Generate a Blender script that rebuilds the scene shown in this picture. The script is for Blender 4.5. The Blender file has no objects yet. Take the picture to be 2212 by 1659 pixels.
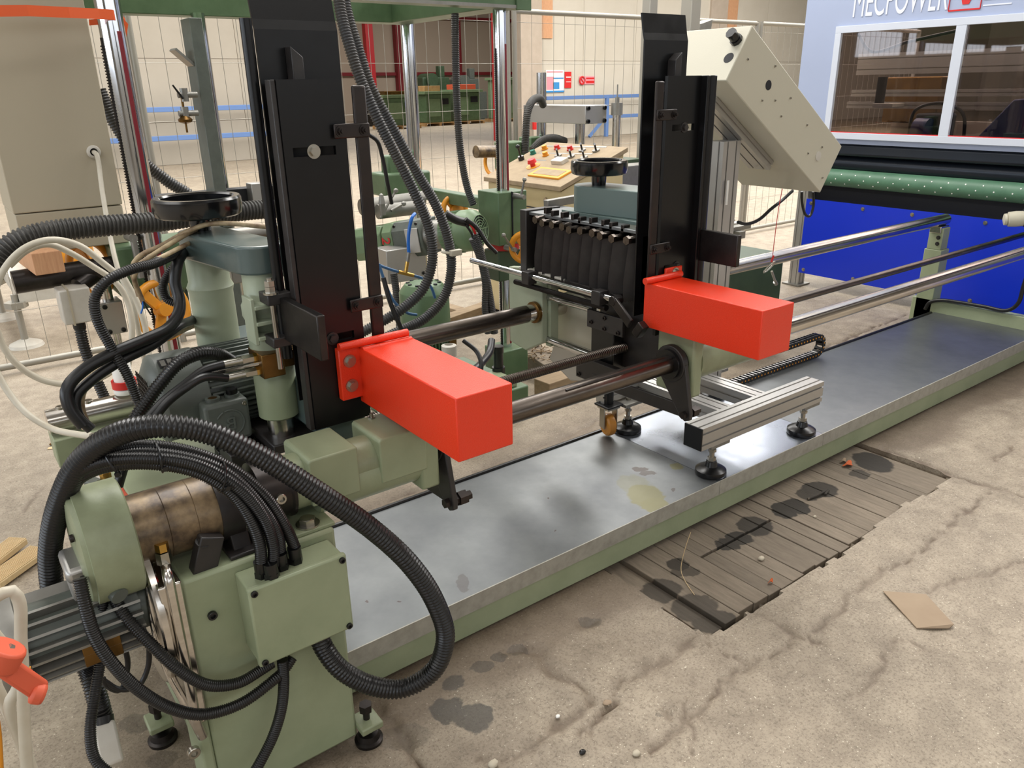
import bpy, math, random
import numpy as np
from mathutils import Vector, Matrix, noise

random.seed(7)
scene = bpy.context.scene
COL = scene.collection

# ------------------------------------------------------------------ camera
W, H, F = 2212.0, 1659.0, 1682.28
PITCH, ROLL, YAW = 0.36503, 0.0176, 0.927617
CAM = np.array([0.0, 0.0, 1.6])
_cp, _sp = math.cos(PITCH), math.sin(PITCH)
_fw = np.array([math.cos(YAW) * _cp, math.sin(YAW) * _cp, -_sp])
_r0 = np.array([math.sin(YAW), -math.cos(YAW), 0.0])
_d0 = np.cross(_fw, _r0)
_rt = math.cos(ROLL) * _r0 + math.sin(ROLL) * _d0
_dn = -math.sin(ROLL) * _r0 + math.cos(ROLL) * _d0
cam_data = bpy.data.cameras.new('camera')
cam_data.sensor_fit = 'HORIZONTAL'
cam_data.sensor_width = 36.0
cam_data.lens = F / W * 36.0
cam_data.clip_start = 0.05
cam_data.clip_end = 200
cam = bpy.data.objects.new('camera', cam_data)
COL.objects.link(cam)
cam.matrix_world = Matrix(((_rt[0], -_dn[0], -_fw[0], CAM[0]), (_rt[1], -_dn[1], -_fw[1], CAM[1]),
                           (_rt[2], -_dn[2], -_fw[2], CAM[2]), (0, 0, 0, 1)))
scene.camera = cam

# ------------------------------------------------------------------ light
world = bpy.data.worlds.new('world'); scene.world = world
world.use_nodes = True
world.node_tree.nodes['Background'].inputs[0].default_value = (0.80, 0.88, 1.0, 1)
world.node_tree.nodes['Background'].inputs[1].default_value = 0.6
vs = scene.view_settings
vs.view_transform = 'Standard'
vs.look = 'None'
vs.exposure = -0.72
vs.gamma = 1.0
vs.use_curve_mapping = False


def skylight(x, y, sx, sy, power, col=(0.99, 0.97, 0.94), z=7.2):
    d = bpy.data.lights.new('skylight', 'AREA')
    d.shape = 'RECTANGLE'; d.size = sx; d.size_y = sy; d.energy = power; d.color = col
    o = bpy.data.objects.new('skylight', d); COL.objects.link(o)
    o.location = (x, y, z)
    return o


# long translucent roof strips of the hall, running across it
skylight(-5.0, 6.0, 2.5, 26, 1100)
skylight(2.5, 10.0, 2.5, 17, 2500)
skylight(9.0, 7.0, 2.5, 19, 2900)
skylight(16.0, 7.0, 2.5, 19, 2900)
skylight(23.0, 7.0, 2.5, 19, 2700)
skylight(0.0, -6.0, 14, 2.0, 450)
skylight(19.0, 31.0, 16, 2.5, 2200)


# daylight window bands of the two hall walls behind the camera
wl = skylight(4.0, -11.8, 26, 2.2, 520, (0.82, 0.9, 1.0), 3.6); wl.rotation_euler = (math.pi / 2, 0, 0)
wl = skylight(-13.8, 4.0, 2.6, 22, 1900, (0.82, 0.9, 1.0), 3.6); wl.rotation_euler = (0, -math.pi / 2, 0)


# ------------------------------------------------------------------ projection helper: pixel -> point on a plane of the place
def pt(px, py, x=None, y=None, z=None):
    v = ((px - W / 2) / F) * _rt + ((py - H / 2) / F) * _dn + _fw
    if x is not None: t = (x - CAM[0]) / v[0]
    elif y is not None: t = (y - CAM[1]) / v[1]
    else: t = (z - CAM[2]) / v[2]
    return Vector(CAM + t * v)


# ------------------------------------------------------------------ materials
def lin(c):
    return tuple(((v / 255.0) / 12.92 if v / 255.0 <= 0.04045 else ((v / 255.0 + 0.055) / 1.055) ** 2.4) for v in c) + (1.0,)


def mat(name, col, rough=0.5, metal=0.0, col2=None, nscale=6.0, namt=1.0, bump=0.0, bscale=60.0, coat=0.0,
        rvar=0.0, stretch=None, trans=0.0, emit=None, spec=None, ior=None):
    m = bpy.data.materials.new(name); m.use_nodes = True
    nt = m.node_tree; N = nt.nodes; L = nt.links
    b = N['Principled BSDF']
    b.inputs['Base Color'].default_value = lin(col)
    b.inputs['Roughness'].default_value = rough
    b.inputs['Metallic'].default_value = metal
    if coat: b.inputs['Coat Weight'].default_value = coat; b.inputs['Coat Roughness'].default_value = 0.12
    if spec is not None: b.inputs['Specular IOR Level'].default_value = spec
    if trans: b.inputs['Transmission Weight'].default_value = trans
    if ior: b.inputs['IOR'].default_value = ior
    if emit: b.inputs['Emission Color'].default_value = lin(emit[0]); b.inputs['Emission Strength'].default_value = emit[1]
    tc = mp = None
    if col2 or bump or rvar:
        tc = N.new('ShaderNodeTexCoord'); mp = N.new('ShaderNodeMapping')
        L.new(tc.outputs['Object'], mp.inputs['Vector'])
        if stretch: mp.inputs['Scale'].default_value = stretch
    if col2 or rvar:
        n = N.new('ShaderNodeTexNoise'); n.inputs['Scale'].default_value = nscale; n.inputs['Detail'].default_value = 5
        n.inputs['Roughness'].default_value = 0.62
        L.new(mp.outputs['Vector'], n.inputs['Vector'])
        r = N.new('ShaderNodeValToRGB')
        r.color_ramp.elements[0].position = 0.5 - 0.22 / namt; r.color_ramp.elements[1].position = 0.5 + 0.22 / namt
        r.color_ramp.elements[0].color = lin(col); r.color_ramp.elements[1].color = lin(col2 or col)
        L.new(n.outputs['Fac'], r.inputs['Fac'])
        if col2: L.new(r.outputs['Color'], b.inputs['Base Color'])
        if rvar:
            mr = N.new('ShaderNodeMapRange')
            mr.inputs['To Min'].default_value = max(0.02, rough - rvar); mr.inputs['To Max'].default_value = min(1, rough + rvar)
            L.new(n.outputs['Fac'], mr.inputs['Value']); L.new(mr.outputs['Result'], b.inputs['Roughness'])
    if bump:
        n2 = N.new('ShaderNodeTexNoise'); n2.inputs['Scale'].default_value = bscale; n2.inputs['Detail'].default_value = 3
        L.new(mp.outputs['Vector'], n2.inputs['Vector'])
        bp = N.new('ShaderNodeBump'); bp.inputs['Strength'].default_value = bump; bp.inputs['Distance'].default_value = 0.002
        L.new(n2.outputs['Fac'], bp.inputs['Height']); L.new(bp.outputs['Normal'], b.inputs['Normal'])
    return m


M = {
    'sage': mat('sage_paint', (152, 160, 130), 0.42, col2=(136, 146, 116), nscale=5, bump=0.12, bscale=90),
    'sage_dirty': mat('sage_paint_worn', (150, 158, 128), 0.4, col2=(118, 124, 96), nscale=9, namt=0.8, bump=0.15, bscale=70),
    'sage_pale': mat('pale_green_paint', (166, 174, 152), 0.4, col2=(152, 162, 138), nscale=6, bump=0.1),
    'slate': mat('slate_green_enamel', (84, 98, 96), 0.28, col2=(72, 86, 84), nscale=5, bump=0.06, bscale=80, coat=0.3),
    'slate2': mat('slate_blue_enamel', (94, 110, 106), 0.35, bump=0.08, bscale=90),
    'motor': mat('motor_grey', (100, 106, 99), 0.42, col2=(84, 90, 84), nscale=14, bump=0.12, bscale=80),
    'green': mat('machine_green', (92, 116, 84), 0.42, col2=(74, 98, 68), nscale=8, bump=0.08),
    'green_dk': mat('machine_green_dark', (60, 80, 56), 0.5, col2=(48, 66, 46), nscale=8),
    'green_lt': mat('machine_green_light', (120, 142, 108), 0.42, col2=(104, 128, 94), nscale=8),
    'black': mat('black_gloss_paint', (14, 14, 15), 0.32, spec=0.35, rvar=0.1, nscale=18, bump=0.05, bscale=120),
    'black_satin': mat('black_satin', (34, 32, 32), 0.42, col2=(48, 44, 42), nscale=22, rvar=0.1),
    'blackpl': mat('black_plastic', (16, 16, 17), 0.30, bump=0.04, bscale=200),
    'bakelite': mat('black_bakelite', (14, 14, 16), 0.2, coat=0.4),
    'rubber': mat('black_hose', (20, 19, 19), 0.34),
    'rubber_brown': mat('dusty_hose', (40, 33, 28), 0.42, col2=(20, 19, 19), nscale=5),
    'hose_grey': mat('grey_duct', (70, 68, 64), 0.55, col2=(48, 47, 45), nscale=14),
    'hose_dark': mat('dark_duct', (46, 48, 52), 0.42, col2=(58, 54, 48), nscale=6),
    'rail': mat('burnished_steel', (124, 115, 107), 0.3, 1.0, col2=(86, 79, 73), nscale=18, stretch=(0.5, 4, 4), rvar=0.08),
    'chrome': mat('chromed_steel', (205, 206, 208), 0.12, 1.0),
    'steel': mat('bright_steel', (222, 218, 212), 0.2, 1.0, col2=(196, 190, 182), nscale=14, stretch=(0.3, 5, 5)),
    'raw': mat('raw_dark_steel', (72, 68, 66), 0.38, 0.9, col2=(48, 45, 44), nscale=12, rvar=0.1),
    'blade': mat('dark_saw_steel', (62, 60, 58), 0.45, 0.4, col2=(48, 46, 45), nscale=16),
    'blued': mat('blued_steel', (46, 44, 44), 0.36, 0.7, col2=(62, 54, 50), nscale=14),
    'rust': mat('oily_brown_steel', (66, 54, 44), 0.34, 0.3, col2=(132, 112, 84), nscale=17, namt=1.6, rvar=0.1, bump=0.12),
    'zinc': mat('zinc_bolt', (176, 172, 162), 0.28, 1.0),
    'lip': mat('zinc_edge', (176, 173, 162), 0.55, 0.25, col2=(150, 147, 136), nscale=24),
    'galv': mat('galvanised_sheet', (132, 135, 135), 0.40, 0.75, col2=(104, 107, 110), nscale=3.5, namt=0.9, rvar=0.08, bump=0.03, bscale=8),
    'galv2': mat('bright_galvanised_sheet', (178, 184, 194), 0.26, 0.95, col2=(150, 156, 166), nscale=5, rvar=0.07),
    'alu': mat('anodised_aluminium', (182, 180, 176), 0.38, 0.75, bump=0.02, stretch=(1, 30, 30)),
    'alu_dull': mat('dull_aluminium', (152, 150, 144), 0.45, 0.7, col2=(132, 130, 124), nscale=10),
    'brass': mat('brass', (196, 158, 84), 0.28, 1.0),
    'bronze': mat('bronze_block', (128, 96, 50), 0.36, 0.85, col2=(98, 72, 36), nscale=10),
    'red': mat('signal_red_paint', (230, 56, 24), 0.28, bump=0.5, bscale=420),
    'redmat': mat('red_plastic', (205, 40, 36), 0.4),
    'ruler': mat('red_scale_strip', (122, 18, 32), 0.5),
    'yellow': mat('handwheel_yellow', (226, 152, 36), 0.4, col2=(206, 132, 28), nscale=9),
    'beige': mat('beige_cabinet', (178, 168, 146), 0.5, bump=0.08, bscale=160),
    'beige_lt': mat('pale_enclosure', (192, 187, 168), 0.5, bump=0.1, bscale=200),
    'cream': mat('console_cream', (204, 188, 146), 0.5, col2=(192, 174, 132), nscale=5),
    'dusty': mat('dusty_console_top', (158, 140, 112), 0.8, col2=(140, 122, 98), nscale=20),
    'white': mat('white_plastic', (206, 202, 192), 0.45, col2=(186, 180, 168), nscale=10),
    'cable_w': mat('white_cable', (206, 200, 184), 0.45, col2=(176, 166, 146), nscale=6),
    'cable_d': mat('dirty_cream_cable', (190, 172, 136), 0.5, col2=(110, 84, 62), nscale=26, namt=1.2),
    'cable_b': mat('black_cable', (22, 22, 23), 0.36),
    'blue': mat('blue_panel', (10, 46, 190), 0.34, bump=0.02, bscale=200),
    'bluegrey': mat('pale_blue_panel', (164, 175, 202), 0.42),
    'railblue': mat('blue_railing', (92, 122, 172), 0.5),
    'tubeblue': mat('blue_air_tube', (32, 108, 200), 0.3),
    'tubeblue2': mat('steel_blue_tube', (58, 98, 138), 0.35),
    'tape': mat('orange_tape', (224, 92, 36), 0.4),
    'wood': mat('fresh_wood', (214, 166, 126), 0.65, col2=(190, 138, 100), nscale=9, stretch=(14, 14, 1.2)),
    'wood_pale': mat('pale_moulding', (214, 190, 148), 0.6, col2=(200, 172, 128), nscale=8, stretch=(1.5, 12, 12)),
    'wood_crate': mat('pallet_wood', (196, 158, 106), 0.75, col2=(168, 128, 82), nscale=6),
    'wood_old': mat('weathered_timber', (158, 138, 110), 0.8, col2=(128, 108, 84), nscale=8, stretch=(1, 4, 4)),
    'plank': mat('old_plank', (134, 122, 106), 0.85, col2=(112, 101, 87), nscale=12, stretch=(6, 1, 6), bump=0.4, bscale=60),
    'castor': mat('amber_castor', (196, 132, 52), 0.35, coat=0.2),
    'redcol': mat('red_steelwork', (176, 34, 40), 0.5),
    'darkred': mat('dark_red_purlin', (122, 30, 36), 0.6),
    'dark': mat('dark_void', (18, 19, 24), 0.7),
    'card': mat('cardboard', (160, 141, 118), 0.85, col2=(146, 126, 104), nscale=5),
    'letter': mat('white_lettering', (224, 228, 238), 0.5),
    'print_red': mat('print_red', (205, 36, 36), 0.5),
    'print_blue': mat('print_blue', (60, 140, 200), 0.5),
    'print_pink': mat('print_pink', (232, 150, 160), 0.5),
    'print_white': mat('print_white', (236, 234, 228), 0.5),
    'ink': mat('black_ink', (18, 18, 20), 0.5),
    'screen_o': mat('amber_frame', (222, 150, 44), 0.5),
    'roller': mat('green_rubber_roller', (82, 122, 96), 0.5, col2=(70, 108, 84), nscale=12),
    'darkroller': mat('dark_steel_roller', (36, 42, 52), 0.3, 0.4),
    'orange': mat('orange_lever', (206, 88, 58), 0.55),
    'interior': mat('interior_panel', (150, 138, 124), 0.6),
    'leaf': mat('dry_leaf', (196, 96, 48), 0.7),
    'stone': mat('pale_pebble', (188, 178, 158), 0.8),
    'fence': mat('galvanised_wire', (158, 154, 144), 0.5, 0.5),
    'framewhite': mat('pale_window_frame', (206, 212, 224), 0.4),
    'navy': mat('navy_hood', (20, 28, 92), 0.4),
    'teal': mat('teal_button', (28, 110, 92), 0.4),
}


def glass_mat():
    m = bpy.data.materials.new('tinted_glass'); m.use_nodes = True
    nt = m.node_tree; nt.nodes.clear()
    o = nt.nodes.new('ShaderNodeOutputMaterial'); mx = nt.nodes.new('ShaderNodeMixShader')
    t = nt.nodes.new('ShaderNodeBsdfTransparent'); g = nt.nodes.new('ShaderNodeBsdfGlossy'); f = nt.nodes.new('ShaderNodeFresnel')
    t.inputs[0].default_value = (0.62, 0.55, 0.53, 1); g.inputs['Roughness'].default_value = 0.02
    f.inputs[0].default_value = 1.6
    nt.links.new(f.outputs[0], mx.inputs[0]); nt.links.new(t.outputs[0], mx.inputs[1]); nt.links.new(g.outputs[0], mx.inputs[2])
    nt.links.new(mx.outputs[0], o.inputs[0])
    return m


M['glass'] = glass_mat()


# ------------------------------------------------------------------ mesh builder
def frame_of(d, hint=None):
    d = Vector(d).normalized()
    h = Vector(hint) if hint is not None else (Vector((0, 0, 1)) if abs(d.z) < 0.9 else Vector((1, 0, 0)))
    a = (h - d * h.dot(d)).normalized()
    return d, a, d.cross(a)


def spline(pts, step):
    P = [Vector(p) for p in pts]
    if len(P) == 2:
        out = []; n = max(1, int((P[1] - P[0]).length / step))
        return [P[0].lerp(P[1], i / n) for i in range(n + 1)]
    Q = [P[0] * 2 - P[1]] + P + [P[-1] * 2 - P[-2]]
    dense = []
    for i in range(1, len(Q) - 2):
        p0, p1, p2, p3 = Q[i - 1:i + 3]
        t0 = 0.0; t1 = t0 + max(1e-6, (p1 - p0).length) ** 0.5; t2 = t1 + max(1e-6, (p2 - p1).length) ** 0.5
        t3 = t2 + max(1e-6, (p3 - p2).length) ** 0.5
        n = max(4, int((p2 - p1).length / step * 1.5))
        for k in range(n):
            t = t1 + (t2 - t1) * k / n
            A1 = p0 * ((t1 - t) / (t1 - t0)) + p1 * ((t - t0) / (t1 - t0))
            A2 = p1 * ((t2 - t) / (t2 - t1)) + p2 * ((t - t1) / (t2 - t1))
            A3 = p2 * ((t3 - t) / (t3 - t2)) + p3 * ((t - t2) / (t3 - t2))
            B1 = A1 * ((t2 - t) / (t2 - t0)) + A2 * ((t - t0) / (t2 - t0))
            B2 = A2 * ((t3 - t) / (t3 - t1)) + A3 * ((t - t1) / (t3 - t1))
            dense.append(B1 * ((t2 - t) / (t2 - t1)) + B2 * ((t - t1) / (t2 - t1)))
    dense.append(P[-1])
    out = [dense[0]]; acc = 0.0; target = step
    for a, b in zip(dense, dense[1:]):
        seg = (b - a).length
        while seg > 0 and acc + seg >= target:
            f = (target - acc) / seg
            out.append(a.lerp(b, f)); target += step
        acc += seg
    if (out[-1] - P[-1]).length > step * 0.3: out.append(P[-1])
    return out


class MB:
    def __init__(s): s.v = []; s.f = []

    def add(s, vs, fs):
        o = len(s.v); s.v += [tuple(v) for v in vs]; s.f += [tuple(i + o for i in f) for f in fs]; return s

    def box(s, lo, hi):
        x0, y0, z0 = (min(a, b) for a, b in zip(lo, hi)); x1, y1, z1 = (max(a, b) for a, b in zip(lo, hi))
        return s.add([(x0, y0, z0), (x1, y0, z0), (x1, y1, z0), (x0, y1, z0), (x0, y0, z1), (x1, y0, z1), (x1, y1, z1), (x0, y1, z1)],
                     [(0, 3, 2, 1), (4, 5, 6, 7), (0, 1, 5, 4), (1, 2, 6, 5), (2, 3, 7, 6), (3, 0, 4, 7)])

    def obox(s, c, size, R):
        c = Vector(c); hx, hy, hz = (k / 2 for k in size)
        vs = [c + R @ Vector((x, y, z)) for z in (-hz, hz) for x, y in ((-hx, -hy), (hx, -hy), (hx, hy), (-hx, hy))]
        return s.add(vs, [(0, 3, 2, 1), (4, 5, 6, 7), (0, 1, 5, 4), (1, 2, 6, 5), (2, 3, 7, 6), (3, 0, 4, 7)])

    def bar(s, p0, p1, w, h, hint=None):
        """rectangular bar from p0 to p1, w across, h along hint"""
        p0, p1 = Vector(p0), Vector(p1); d, a, b = frame_of(p1 - p0, hint)
        vs = [p + a * (sa * h / 2) + b * (sb * w / 2) for p in (p0, p1) for sa, sb in ((-1, -1), (1, -1), (1, 1), (-1, 1))]
        return s.add(vs, [(0, 1, 2, 3), (7, 6, 5, 4), (0, 4, 5, 1), (1, 5, 6, 2), (2, 6, 7, 3), (3, 7, 4, 0)])

    def cyl(s, p0, p1, r, seg=20, r1=None, caps=True):
        p0, p1 = Vector(p0), Vector(p1); d, a, b = frame_of(p1 - p0); r1 = r if r1 is None else r1
        vs = []
        for p, rr in ((p0, r), (p1, r1)):
            for k in range(seg):
                t = 2 * math.pi * k / seg; vs.append(p + (a * math.cos(t) + b * math.sin(t)) * rr)
        fs = [(k, (k + 1) % seg, seg + (k + 1) % seg, seg + k) for k in range(seg)]
        if caps: fs += [tuple(range(seg))[::-1], tuple(range(seg, 2 * seg))]
        return s.add(vs, fs)

    def lathe(s, prof, org, axis=(0, 0, 1), seg=32, caps=True):
        """prof: list of (radius, height along the axis)"""
        org = Vector(org); d, a, b = frame_of(axis); vs = []; n = len(prof)
        for r, h in prof:
            for k in range(seg):
                t = 2 * math.pi * k / seg; vs.append(org + d * h + (a * math.cos(t) + b * math.sin(t)) * max(r, 1e-5))
        fs = [(i * seg + k, i * seg + (k + 1) % seg, (i + 1) * seg + (k + 1) % seg, (i + 1) * seg + k) for i in range(n - 1) for k in range(seg)]
        if caps: fs += [tuple(range(seg))[::-1], tuple(range((n - 1) * seg, n * seg))]
        return s.add(vs, fs)

    def sweep(s, path, radii, seg=12, caps=True, flat=None):
        path = [Vector(p) for p in path]; n = len(path); vs = []
        d = (path[1] - path[0]).normalized(); _, a, b = frame_of(d)
        for i, p in enumerate(path):
            t = (path[min(i + 1, n - 1)] - path[max(i - 1, 0)])
            if t.length > 1e-9: d = t.normalized()
            a = (a - d * a.dot(d)).normalized(); b = d.cross(a)
            r = radii[i] if hasattr(radii, '__len__') else radii
            for k in range(seg):
                th = 2 * math.pi * k / seg
                vs.append(p + (a * math.cos(th) + b * math.sin(th)) * r)
        fs = [(i * seg + k, i * seg + (k + 1) % seg, (i + 1) * seg + (k + 1) % seg, (i + 1) * seg + k) for i in range(n - 1) for k in range(seg)]
        if caps: fs += [tuple(range(seg))[::-1], tuple(range((n - 1) * seg, n * seg))]
        return s.add(vs, fs)

    def tube(s, pts, r, seg=10, step=0.012): return s.sweep(spline(pts, step), r, seg)

    def corr(s, pts, r, pitch=0.006, seg=14, depth=0.14):
        path = spline(pts, pitch / 4)
        rad = [r * (1 - depth * (0, 0, 1, 1)[i % 4]) for i in range(len(path))]
        return s.sweep(path, rad, seg)

    def prism(s, poly, axis, a, b):
        """poly: 2D outline; axis 'x' 'y' or 'z' is the extrusion direction from a to b"""
        def P(u, v, w): return {'x': (w, u, v), 'y': (u, w, v), 'z': (u, v, w)}[axis]
        n = len(poly); vs = [P(u, v, a) for u, v in poly] + [P(u, v, b) for u, v in poly]
        return s.add(vs, [tuple(range(n))[::-1], tuple(range(n, 2 * n))] + [(k, (k + 1) % n, n + (k + 1) % n, n + k) for k in range(n)])

    def quad(s, a, b, c, d): return s.add([a, b, c, d], [(0, 1, 2, 3)])

    def torus(s, c, axis, R, r, seg=36, rs=10):
        c = Vector(c); d, a, b = frame_of(axis); vs = []
        for i in range(seg):
            t = 2 * math.pi * i / seg; u = a * math.cos(t) + b * math.sin(t)
            for k in range(rs):
                p = 2 * math.pi * k / rs; vs.append(c + u * (R + r * math.cos(p)) + d * (r * math.sin(p)))
        return s.add(vs, [(i * rs + k, ((i + 1) % seg) * rs + k, ((i + 1) % seg) * rs + (k + 1) % rs, i * rs + (k + 1) % rs) for i in range(seg) for k in range(rs)])

    def mesh(s, name, m, smooth=35):
        me = bpy.data.meshes.new(name)
        V = np.array(s.v, dtype=float); c = (V.min(0) + V.max(0)) / 2
        me.from_pydata((V - c).tolist(), [], s.f)
        me.materials.append(M[m] if isinstance(m, str) else m)
        fix_normals(me)
        if smooth:
            me.polygons.foreach_set('use_smooth', [True] * len(me.polygons))
            me.set_sharp_from_angle(angle=math.radians(smooth))
        me.update()
        return me, Vector(c)

    def build(s, name, m, parent=None, smooth=35, bevel=0.0, bseg=2):
        me, c = s.mesh(name, m, smooth)
        o = bpy.data.objects.new(name, me); COL.objects.link(o)
        attach(o, c, parent)
        if bevel:
            b = o.modifiers.new('bevel', 'BEVEL'); b.width = bevel; b.segments = bseg; b.limit_method = 'ANGLE'; b.angle_limit = math.radians(40)
            b.harden_normals = False
        return o


def fix_normals(me):
    import bmesh
    bm = bmesh.new(); bm.from_mesh(me); bmesh.ops.recalc_face_normals(bm, faces=bm.faces); bm.to_mesh(me); bm.free()


WLOC = {}


def attach(o, world_loc, parent):
    WLOC[o.name] = Vector(world_loc)
    if parent is not None:
        o.parent = parent; o.location = Vector(world_loc) - WLOC[parent.name]
    else:
        o.location = world_loc


def tag(o, label=None, cat=None, group=None, kind=None):
    if label: o['label'] = label
    if cat: o['category'] = cat
    if group: o['group'] = group
    if kind: o['kind'] = kind
    return o


def thing(name, label, cat, loc, group=None):
    o = bpy.data.objects.new(name, None); COL.objects.link(o); o.empty_display_size = 0.1
    o.location = loc; WLOC[o.name] = Vector(loc)
    return tag(o, label, cat, group)


def struct(o): o['kind'] = 'structure'; return o


def inst(name, me, loc, parent, axis=None, scale=1.0, rot=None):
    """one more object on shared mesh data, its local z turned to axis"""
    o = bpy.data.objects.new(name, me); COL.objects.link(o)
    attach(o, loc, parent)
    if axis is not None: o.rotation_mode = 'QUATERNION'; o.rotation_quaternion = Vector((0, 0, 1)).rotation_difference(Vector(axis))
    if rot is not None: o.rotation_euler = rot
    o.scale = (scale,) * 3 if not hasattr(scale, '__len__') else scale
    return o


# shared fasteners, unit = 1 m radius, local z points out of the surface
def _proto(fn, m):
    b = MB(); fn(b); me = bpy.data.meshes.new('fastener'); me.from_pydata(b.v, [], b.f); fix_normals(me)
    me.materials.append(M[m]); me.polygons.foreach_set('use_smooth', [True] * len(me.polygons)); me.set_sharp_from_angle(angle=math.radians(30))
    return me


def _hex(b):
    b.cyl((0, 0, 0), (0, 0, 0.22), 1.45, 20); b.cyl((0, 0, 0.2), (0, 0, 0.9), 1.0, 6); b.cyl((0, 0, 0.88), (0, 0, 0.97), 0.82, 12)


def _nut(b):
    b.cyl((0, 0, 0), (0, 0, 0.2), 1.5, 20); b.cyl((0, 0, 0.18), (0, 0, 1.0), 1.05, 6); b.cyl((0, 0, 0.9), (0, 0, 1.7), 0.55, 12)


def _sock(b):
    b.lathe([(1.0, 0), (1.0, 0.75), (0.9, 0.85), (0.55, 0.85), (0.5, 0.3), (0.01, 0.3)], (0, 0, 0), (0, 0, 1), 16)


HEX_Z = _proto(_hex, 'zinc'); HEX_B = _proto(_hex, 'black_satin'); NUT_B = _proto(_nut, 'blued'); SOCK_B = _proto(_sock, 'blued')
SOCK_K = _proto(_sock, 'blackpl'); SOCK_Z = _proto(_sock, 'zinc')


def hexpoly(c, r): return [(c[0] + r * math.cos(math.pi / 3 * k), c[1] + r * math.sin(math.pi / 3 * k)) for k in range(6)]


def text(name, body, m, size, loc, right, up, parent=None, depth=0.002, bold=0.0, align='LEFT'):
    cu = bpy.data.curves.new(name, 'FONT'); cu.body = body; cu.size = size; cu.extrude = depth; cu.offset = bold; cu.align_x = align
    cu.materials.append(M[m])
    tmp = bpy.data.objects.new(name, cu); COL.objects.link(tmp); bpy.context.view_layer.update()
    me = bpy.data.meshes.new_from_object(tmp.evaluated_get(bpy.context.evaluated_depsgraph_get())); bpy.data.objects.remove(tmp)
    o = bpy.data.objects.new(name, me); COL.objects.link(o)
    r, u = Vector(right).normalized(), Vector(up).normalized(); n = r.cross(u)
    attach(o, loc, parent)
    o.rotation_mode = 'QUATERNION'; o.rotation_quaternion = Matrix((r, u, n)).transposed().to_quaternion()
    return o
# ================================================================== THE SETTING
# ---- shared stain mask in world XY: oil drips along the tray edge
STAINS = [(965, 1533, 40, 27, 1), (1022, 1550, 44, 30, 1), (978, 1474, 27, 17, .9), (1042, 1439, 24, 13, .7), (1078, 1421, 16, 10, .7),
          (1120, 1405, 26, 11, .5), (1885, 993, 40, 20, 1), (1858, 1018, 22, 9, .8), (1772, 1052, 40, 16, .95), (1748, 1062, 26, 12, .9), (1695, 1097, 26, 17, 1), (1722, 1088, 26, 17, 1),
          (1632, 1130, 38, 20, .9), (1600, 1156, 28, 14, .95), (1573, 1168, 30, 14, .95), (1463, 1214, 22, 15, .9), (1480, 1228, 30, 12, .7),
          (1430, 1262, 45, 20, .8), (1500, 1300, 50, 24, .75), (1545, 1330, 50, 20, .8), (1425, 1545, 8, 5, .5), (1275, 1340, 22, 12, .55), (520, 1640, 60, 30, .4), (300, 1560, 40, 20, .5),
          (350, 1640, 30, 20, .5), (870, 1590, 60, 30, .35)]


def stain_nodes(nt, stains, zref=0.0):
    N, L = nt.nodes, nt.links
    g = N.new('ShaderNodeNewGeometry')
    n = N.new('ShaderNodeTexNoise'); n.inputs['Scale'].default_value = 22; n.inputs['Detail'].default_value = 4
    L.new(g.outputs['Position'], n.inputs['Vector'])
    mm = N.new('ShaderNodeVectorMath'); mm.operation = 'MULTIPLY_ADD'
    L.new(n.outputs['Color'], mm.inputs[0]); mm.inputs[1].default_value = (0.05, 0.05, 0); mm.inputs[2].default_value = (-0.025, -0.025, 0)
    ad = N.new('ShaderNodeVectorMath'); L.new(g.outputs['Position'], ad.inputs[0]); L.new(mm.outputs[0], ad.inputs[1])
    acc = None
    for px, py, rx, ry, k in stains:
        c = pt(px, py, z=zref); ex = (pt(px + rx, py, z=zref) - c).length; ey = (pt(px, py - ry, z=zref) - c).length
        # image axes on the floor: right = _r0, depth = forward
        s = N.new('ShaderNodeVectorMath'); s.operation = 'SUBTRACT'; L.new(ad.outputs[0], s.inputs[0]); s.inputs[1].default_value = c
        d1 = N.new('ShaderNodeVectorMath'); d1.operation = 'DOT_PRODUCT'; L.new(s.outputs[0], d1.inputs[0]); d1.inputs[1].default_value = Vector((_r0[0], _r0[1], 0)) / ex
        d2 = N.new('ShaderNodeVectorMath'); d2.operation = 'DOT_PRODUCT'; L.new(s.outputs[0], d2.inputs[0])
        fwd = Vector((math.cos(YAW), math.sin(YAW), 0)); d2.inputs[1].default_value = fwd / ey
        p1 = N.new('ShaderNodeMath'); p1.operation = 'MULTIPLY'; L.new(d1.outputs['Value'], p1.inputs[0]); L.new(d1.outputs['Value'], p1.inputs[1])
        p2 = N.new('ShaderNodeMath'); p2.operation = 'MULTIPLY_ADD'; L.new(d2.outputs['Value'], p2.inputs[0]); L.new(d2.outputs['Value'], p2.inputs[1]); L.new(p1.outputs[0], p2.inputs[2])
        r = N.new('ShaderNodeMapRange'); r.interpolation_type = 'SMOOTHSTEP'
        L.new(p2.outputs[0], r.inputs['Value']); r.inputs['From Min'].default_value = 1.15; r.inputs['From Max'].default_value = 0.8
        r.inputs['To Min'].default_value = 0; r.inputs['To Max'].default_value = k
        if acc is None: acc = r.outputs[0]
        else:
            mx = N.new('ShaderNodeMath'); mx.operation = 'MAXIMUM'; L.new(acc, mx.inputs[0]); L.new(r.outputs[0], mx.inputs[1]); acc = mx.outputs[0]
    return acc


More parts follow.
